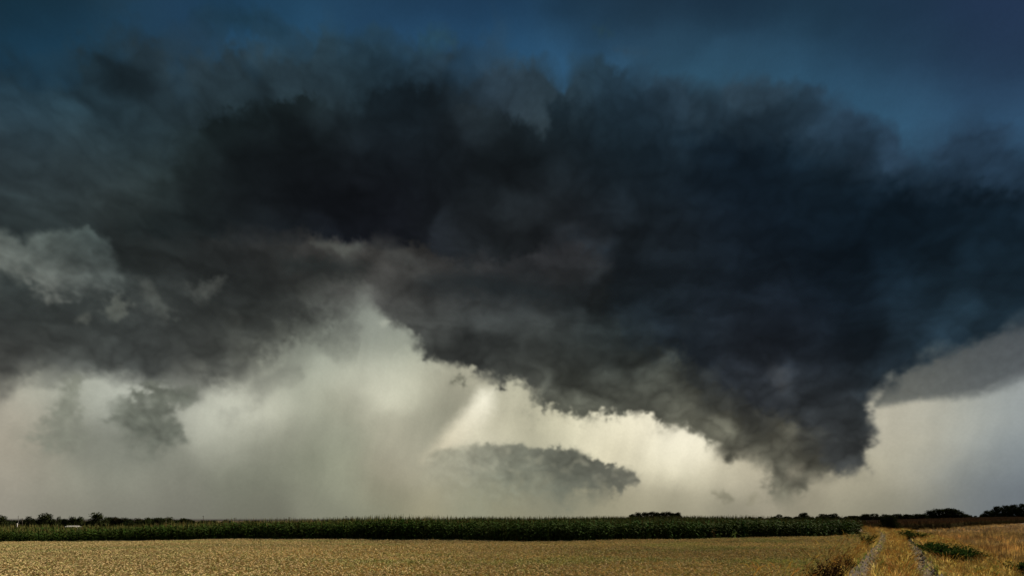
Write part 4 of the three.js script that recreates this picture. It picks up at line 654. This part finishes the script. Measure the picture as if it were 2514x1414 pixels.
plantTree('bushy', 'skyline_bush', 'low bush touching the right side of the round full left tree', 122, 137, 1275, 430, LEFT);
plantTree('airy', 'skyline_tree', 'tiny thin tree between the round left tree and the low domed trees', 137, 150, 1269, 440, LEFT);
plantTree('bushy', 'skyline_bush', 'low flat bush left of the white shed on the skyline', 147, 168, 1274, 450, LEFT);
plantTree('dense', 'skyline_tree', 'low domed tree behind the white shed, left half', 163, 190, 1270, 460, LEFT);
plantTree('dense', 'skyline_tree', 'low domed tree behind the white shed, right half', 180, 208, 1271, 465, LEFT);
plantTree('dense', 'skyline_tree', 'large dark dome-shaped tree right of the white shed, at the end of the far wood', 214, 260, 1261, 440, LEFT);
plantTree('bushy', 'skyline_bush', 'small round bush bulging from the right end of the far wood', 613, 634, 1278, 560, LEFT);
for (const [a, b, top, where] of [[1543, 1562, 1263, 'leftmost tree of the small dark copse above the corn'], [1556, 1578, 1259, 'second tree from the left in the copse above the corn'], [1572, 1594, 1258, 'third tree from the left in the copse above the corn'], [1588, 1612, 1257, 'tallest tree, left of the middle in the copse above the corn'], [1604, 1626, 1259, 'tree just right of the middle in the copse above the corn'], [1618, 1640, 1258, 'fourth tree from the right in the copse above the corn'], [1632, 1652, 1257, 'third tree from the right in the copse above the corn'], [1644, 1662, 1260, 'second tree from the right in the copse above the corn'], [1654, 1674, 1259, 'rightmost tree of the small dark copse above the corn']]) plantTree('dense', 'copse_tree', where, a, b, top, 330, 'trees of the copse above the corn');
plantTree('airy', 'skyline_tree', 'small thin tree alone above the corn, left of the right skyline trees', 1905, 1925, 1263, 330, RIGHT);
plantTree('bushy', 'skyline_bush', 'low bush left of a round tree above the corn', 1946, 1967, 1268, 340, RIGHT);
plantTree('round', 'skyline_tree', 'round tree above the corn with low bushes on both sides', 1962, 1986, 1259, 340, RIGHT);
plantTree('bushy', 'skyline_bush', 'low bush right of a round tree above the corn', 1982, 1998, 1269, 340, RIGHT);
plantTree('round', 'skyline_tree', 'left one of a pair of round trees above the right part of the corn', 2010, 2036, 1262, 345, RIGHT);
plantTree('round', 'skyline_tree', 'right one of a pair of round trees above the right part of the corn', 2034, 2060, 1261, 345, RIGHT);
plantTree('bushy', 'skyline_bush', 'wide low bush behind the right end of the corn', 2078, 2113, 1266, 350, RIGHT);
plantTree('round', 'skyline_tree', 'tree just right of the corn, left of the spiky one', 2115, 2139, 1262, 350, RIGHT);
plantTree('airy', 'skyline_tree', 'spiky uneven tree left of the bare twigs and the dark bush', 2137, 2163, 1261, 350, RIGHT);
plantTree('round', 'skyline_tree', 'first tree of the even row right of the dark bush by the track', 2164, 2194, 1263, 352, RIGHT);
plantTree('dense', 'skyline_tree', 'second tree of the even row right of the dark bush by the track', 2188, 2220, 1262, 355, RIGHT);
plantTree('dense', 'skyline_tree', 'third tree of the even row right of the dark bush by the track', 2214, 2246, 1263, 355, RIGHT);
plantTree('round', 'skyline_tree', 'fourth tree of the even row, next to the large dark copse', 2240, 2276, 1262, 355, RIGHT);
for (const [a, b, top, where] of [[2272, 2300, 1254, 'left end tree of the large domed copse on the right skyline'], [2288, 2322, 1250, 'second tree from the left in the large domed copse'], [2308, 2342, 1249, 'middle tree of the large domed copse on the right skyline'], [2328, 2358, 1250, 'second tree from the right in the large domed copse'], [2342, 2370, 1256, 'right end tree of the large domed copse on the right skyline']]) plantTree('dense', 'copse_tree', where, a, b, top, 360, 'trees of the large domed copse');
plantTree('bushy', 'skyline_bush', 'low bush just right of the large domed copse', 2360, 2384, 1262, 362, RIGHT);
plantTree('round', 'skyline_tree', 'low round tree left of the tall trees at the right edge', 2416, 2444, 1254, 350, RIGHT);
plantTree('tall', 'skyline_tree', 'tall tree standing first in the tall row at the right edge', 2438, 2461, 1243, 345, RIGHT);
plantTree('tall', 'skyline_tree', 'tall tree standing second in the tall row at the right edge', 2458, 2484, 1241, 345, RIGHT);
plantTree('tall', 'skyline_tree', 'tall tree standing third in the tall row at the right edge', 2478, 2504, 1239, 345, RIGHT);
plantTree('tall', 'skyline_tree', 'tall tree cut off by the right edge of the picture', 2498, 2530, 1237, 345, RIGHT);
{
  const b = plantTree('bushy', 'track_bush', 'squat black-green bush standing beside the far end of the track', 2166, 2204, 1265, 100);
  b.userData.label = 'squat black-green bush standing beside the far end of the track';
}
{
  const d = 352, t = thing('bare_tree', 'thin leafless tree sticking up behind the dark bush by the track', 'tree'), r = rng(301), s = new Sheet(), q = new Sheet(), c = [1, 1, 1];
  s.rod([[0, -0.1, 0], [0.05, 3, 0], [0, 6.4, 0.1]], [0.14, 0.1, 0.05], 6, c);
  for (let k = 0; k < 11; k++) { const a = r() * 6.283, y = 2.5 + k * 0.35, l = 1.1 + r(); q.rod([[0, y, 0], [Math.cos(a) * l * 0.5, y + l * 0.6, Math.sin(a) * l * 0.5], [Math.cos(a) * l * 0.8, y + l * 1.3, Math.sin(a) * l * 0.8]], [0.06, 0.045, 0.02], 4, c); }
  part('trunk', s.build(), M.bark, t); part('branches', q.build(), M.bark, t);
  const x = spot(2167, d), y = land(x, -d) - 0.05; t.position.set(x, y, -d); t.scale.setScalar((EYE + rise(1257, d) - y) / 8.6);
}
{ // far-off wood and hedges: one mass each
  const mass = (name, label, category, rows, r) => {
    const o = stuff(name, label, category), places = [];
    for (const [a, b, topA, topB, d, n] of rows) for (let i = 0; i < n; i++) {
      const t = (i + r()) / n, col = mix(a, b, t), dist = d + (r() - 0.5) * 40, x = spot(col, dist), y = land(x, -dist) - 0.05, high = EYE + rise(mix(topA, topB, t) + (r() - 0.4) * 3.2, dist) - y;
      places.push({ x, y, z: -dist, turn: r() * 6.283, scale: high * (0.9 + r() * 0.5), tall: 1 / (0.9 + 0.5 * 0.5), color: new THREE.Color().setRGB(0.8 + r() * 0.4, 0.8 + r() * 0.4, 0.8 + r() * 0.4) });
    }
    scatter(o, 'tree_crown', KINDS.dense[0], M.crown, places);
  };
  mass('far_wood', 'long low dark wood on the horizon behind the left part of the corn', 'wood', [[-420, -50, 1281, 1281, 600, 60], [-60, 260, 1281, 1279, 600, 60], [255, 420, 1276, 1277, 620, 46], [420, 640, 1278, 1283, 650, 60], [-60, 700, 1287, 1287, 560, 110]], rng(401));
  mass('far_hedge', 'low dark hedge running along the right horizon under the trees', 'hedge', [[1840, 2110, 1271, 1269, 372, 60], [2110, 2200, 1269, 1268, 372, 30], [2190, 2300, 1267, 1267, 372, 40], [2290, 2600, 1267, 1266, 376, 80], [2590, 3000, 1264, 1262, 380, 70]], rng(402));
}

// ---------- masts, shed, post ----------
function pole(name, label, column, top, d, arm, group) {
  const t = thing(name, label, 'pole', group), x = spot(column, d), y = land(x, -d) - 0.05, high = EYE + rise(top, d) - y;
  const shaft = part('shaft', new THREE.CylinderGeometry(0.14, 0.22, high, 10).translate(0, high / 2, 0), arm > 2 ? M.steel : M.timber, t);
  shaft.name = 'shaft';
  part('crossarm', new THREE.BoxGeometry(arm, 0.14, 0.12).translate(arm > 2 ? arm / 2 : 0, high * (arm > 2 ? 0.72 : 0.95), 0.2), arm > 2 ? M.steel : M.timber, t);
  for (const k of arm > 2 ? [0.95, 0.5] : [-0.45, 0.45]) part('insulator', new THREE.CylinderGeometry(0.06, 0.09, 0.4, 8).translate(arm * k, high * (arm > 2 ? 0.72 : 0.95) + 0.26, 0.2), M.dark, t);
  t.position.set(x, y, -d);
  return t;
}
pole('railway_mast', 'tall steel mast with a side arm at the left edge of the skyline', 43, 1266, 420, 2.6);
pole('utility_pole', 'short pole at the end of the steel mast side arm', 52.5, 1272, 424, 1.2, 'poles on the skyline');
pole('utility_pole', 'short thick pole on the far wood, left of the thin tall pole', 406, 1271, 470, 1.6, 'poles on the skyline');
pole('utility_pole', 'thin tall pole standing alone above the far wood', 498, 1266, 480, 1.0, 'poles on the skyline');
pole('utility_pole', 'low pole left of the pole with a cross arm on the far wood', 556, 1273, 500, 1.0, 'poles on the skyline');
pole('utility_pole', 'pole with cross arm near the right end of the far wood', 575, 1271, 500, 1.8, 'poles on the skyline');
pole('utility_pole', 'lower one of two poles above the corn, right of the far wood', 702, 1273, 420, 1.0, 'poles on the skyline');
pole('utility_pole', 'taller one of two poles above the corn, right of the far wood', 710, 1269, 420, 1.2, 'poles on the skyline');
pole('utility_pole', 'single pole above the corn left of the picture middle', 849, 1266, 380, 1.0, 'poles on the skyline');
{
  const d = 400, t = thing('white_shed', 'low white shed half hidden behind the left part of the corn', 'shed'), x = spot(178, d), y = land(x, -d) - 0.05, high = EYE + rise(1290.5, d) - y, w = 6.4, deep = 5;
  part('wall', new THREE.BoxGeometry(w, high - 0.7, deep).translate(0, (high - 0.7) / 2, 0), M.panel, t);
  const roof = new THREE.Shape([new THREE.Vector2(-deep / 2 - 0.3, 0), new THREE.Vector2(deep / 2 + 0.3, 0), new THREE.Vector2(0, 0.75)]);
  part('roof', new THREE.ExtrudeGeometry(roof, { depth: w + 0.5, bevelEnabled: false }).rotateY(Math.PI / 2).translate(-w / 2 - 0.25, high - 0.7, 0), M.panel, t);
  const door = part('door', new THREE.BoxGeometry(2.2, 2.6, 0.08).translate(1.2, 1.3, deep / 2 + 0.04), M.dark, t);
  part('handle', new THREE.BoxGeometry(0.08, 0.3, 0.06).translate(0.4, 1.2, deep / 2 + 0.11), M.steel, door);
  t.position.set(x, y, -d);
}
{
  const d = 400, t = thing('white_post', 'white post standing under the steel mast at the left edge', 'post'), x = spot(40, d), y = land(x, -d) - 0.05, high = EYE + rise(1285.5, d) - y;
  part('shaft', new THREE.CylinderGeometry(0.22, 0.26, high, 12).translate(0, high / 2, 0), M.white, t);
  part('cap', new THREE.ConeGeometry(0.3, 0.25, 12).translate(0, high + 0.12, 0), M.white, t);
  t.position.set(x, y, -d);
}

// ---------- weeds ----------
function weedShape(seed, o) {
  const r = rng(seed), leaves = new Sheet(), stems = new Sheet();
  for (let k = 0; k < o.stems; k++) {
    const a = r() * 6.283, lean = r() * o.spread, h = o.tall * (0.6 + r() * 0.45), tip = [Math.cos(a) * lean, h, Math.sin(a) * lean], mid = [tip[0] * 0.35, h * 0.55, tip[2] * 0.35];
    stems.rod([[0, 0, 0], mid, tip], [0.009, 0.007, 0.003], 4, shade(o.stem, r, 0.25));
    for (let l = 0; l < o.leaves; l++) {
      const t = 0.15 + 0.85 * l / o.leaves, p = t < 0.5 ? mid.map((m) => m * t * 2) : mid.map((m, i) => mix(m, tip[i], (t - 0.5) * 2)), b = r() * 6.283, dx = Math.cos(b), dz = Math.sin(b), L = o.leaf * (0.6 + r() * 0.7);
      leaves.blade([p, [p[0] + dx * L * 0.5, p[1] + L * 0.35, p[2] + dz * L * 0.5], [p[0] + dx * L, p[1] + L * (0.3 - r() * 0.4), p[2] + dz * L]], [L * 0.12, L * 0.42, 0], [-dz, 0.2, dx], shade(o.tint, r, 0.35));
    }
  }
  return [leaves.build(), stems.build()];
}
function weed(name, label, column, d, wide, high, shapes, group) {
  const t = thing(name, label, 'weed', group), x = spot(column, d), y = heightAt(x, -d) - 0.01;
  part('leaves', shapes[0], M.weed, t); part('stems', shapes[1], M.weed, t);
  t.position.set(x, y, -d); t.scale.set(wide, high, wide); t.rotation.y = column;
}
const GREEN = { tint: [0.022, 0.045, 0.01], stem: [0.03, 0.045, 0.014] }, lush = [weedShape(501, { stems: 70, spread: 0.55, tall: 1, leaves: 18, leaf: 0.1, ...GREEN }), weedShape(502, { stems: 64, spread: 0.6, tall: 1, leaves: 18, leaf: 0.11, ...GREEN })];
const rank = weedShape(503, { stems: 5, spread: 0.25, tall: 1, leaves: 12, leaf: 0.2, tint: [0.13, 0.19, 0.06], stem: [0.12, 0.14, 0.06] }), rusty = weedShape(504, { stems: 4, spread: 0.16, tall: 1, leaves: 9, leaf: 0.1, tint: [0.2, 0.12, 0.05], stem: [0.16, 0.09, 0.05] });
const CLUMP = 'dark green weeds between the right rut and the stubble';
[[2280, 33, 1.4, 0.62, 'leftmost dark green weed of the clump right of the track'], [2302, 30, 1.7, 0.74, 'second weed from the left in the dark green clump right of the track'], [2325, 28.5, 1.8, 0.78, 'largest leafy weed in the middle of the dark green clump'], [2346, 25.8, 1.5, 0.64, 'nearest weed in the middle of the dark green clump'], [2370, 27, 1.5, 0.68, 'second weed from the right in the dark green clump'], [2396, 26.5, 1.2, 0.56, 'rightmost weed of the dark green clump by the stubble']].forEach(([c, d, w, h, label], i) => weed('leafy_weed', label, c, d, w, h, lush[i % 2], CLUMP));
weed('leafy_weed', 'small dark weed farther up the right verge beside the track', 2228, 55, 2, 0.9, lush[0]);
weed('leafy_weed', 'small dark weed behind the yellow grass of the right verge', 2256, 50, 1.8, 0.75, lush[1]);
weed('leafy_weed', 'dark green weed at the corn corner beside the left rut', 2118, 37, 1.6, 0.95, lush[1]);
weed('leafy_weed', 'dark leafy weed cut off by the bottom right corner', 2512, 20.5, 1.3, 0.55, lush[0]);
const shadePlant = weedShape(505, { stems: 30, spread: 0.4, tall: 1, leaves: 14, leaf: 0.09, tint: [0.05, 0.03, 0.016], stem: [0.05, 0.028, 0.016] });  // dark plants added to stand in for the shadow of the wheat flank
[[2006, 14.2, 0.9, 0.85, 'added dark brown plant standing in for shade at the bottom edge of the wheat, leftmost of four'], [2034, 15.4, 1, 0.8, 'added dark brown plant standing in for shade at the bottom edge, second of four from the left'], [2058, 17, 1, 0.74, 'added dark brown plant standing in for shade at the bottom edge, third of four from the left'], [2080, 19.5, 0.9, 0.66, 'added dark brown plant standing in for shade beside the left rut, rightmost of four']].forEach(([c, d, w, h, label]) => weed('shade_weed', label, c, d, w, h, shadePlant, 'added dark plants for the wheat flank shade beside the left rut'));
weed('wild_stalk', 'rusty brown wild stalk in front of the corn, right of the middle', 1756, 34.2, 0.9, 1.3, rusty);
weed('wild_stalk', 'pale green wild stalk just right of the rusty one before the corn', 1769, 34.4, 0.9, 1.15, rank);
weed('wild_stalk', 'tall pale green wild stalk before the corn, second from the right', 1802, 35, 1, 1.25, rank);
weed('wild_stalk', 'pale green wild stalk before the corn, farthest right', 1834, 35.6, 1, 1.1, rank);

// ---------- stones at the edge of the stubble, birds ----------
[[2428, 28.8, 0.2, 'largest pale stone lying at the near edge of the stubble'], [2414, 29.2, 0.13, 'small pale stone left of the largest one on the stubble'], [2462, 28.6, 0.15, 'pale flat stone right of the largest one on the stubble']].forEach(([c, d, s, label], i) => {
  const g = new THREE.IcosahedronGeometry(1, 3), a = g.attributes.position;
  for (let k = 0; k < a.count; k++) { const x = a.getX(k), y = a.getY(k), z = a.getZ(k), f = 1 + 0.35 * noise(x * 1.4 + i * 7, z * 1.4 + y); a.setXYZ(k, x * f * 1.5, y * f * 0.4, z * f); }
  g.computeVertexNormals();
  const m = new THREE.Mesh(g, new THREE.MeshStandardMaterial({ map: grain(128, 600 + i, [0.4, 0.38, 0.34], [0.7, 0.68, 0.62], 0.02), roughness: 0.9 })), x = spot(c, d);
  m.name = numbered('field_stone'); m.scale.setScalar(s); m.position.set(x, land(x, -d) + s * 0.2, -d); scene.add(m); tag(m, label, 'stone', 'pale stones on the stubble');
});
for (const [c, row, d, span, roll, label] of [[248.5, 1029, 150, 0.5, 0.3, 'tiny dark bird flying below the hanging cloud on the left'], [1650, 618, 160, 0.75, -0.15, 'tiny dark bird high up against the black cloud']]) {
  const t = thing('bird', label, 'bird'), s = new Sheet(), k = [1, 1, 1];
  s.rod([[0, 0, -0.3], [0, 0.02, -0.18], [0, 0.01, 0], [0, 0, 0.15], [0, 0.03, 0.26], [0, 0.03, 0.33]], [0.015, 0.04, 0.06, 0.045, 0.035, 0.004], 8, k);
  s.quad([-0.06, 0, -0.28], [0.06, 0, -0.28], [0.09, 0, -0.46], [-0.09, 0, -0.46], k);
  for (const w of [-1, 1]) { s.quad([w * 0.03, 0.02, 0.1], [w * 0.03, 0.02, -0.1], [w * 0.38, 0.13, -0.1], [w * 0.38, 0.13, 0.09], k); s.tri([w * 0.38, 0.13, 0.09], [w * 0.38, 0.13, -0.1], [w * 0.8, 0.06, -0.14], k); }
  const body = part('body', s.build(), M.dark, t); body.name = 'body';
  t.position.set(spot(c, d), EYE + rise(row, d), -d); t.scale.setScalar(span / 1.6); t.rotation.set(0, 1.0, roll);
}

// ---------- shadows on ----------
scene.traverse((o) => { if (o.isMesh) { o.castShadow = true; o.receiveShadow = true; } });
renderer.render(scene, camera);
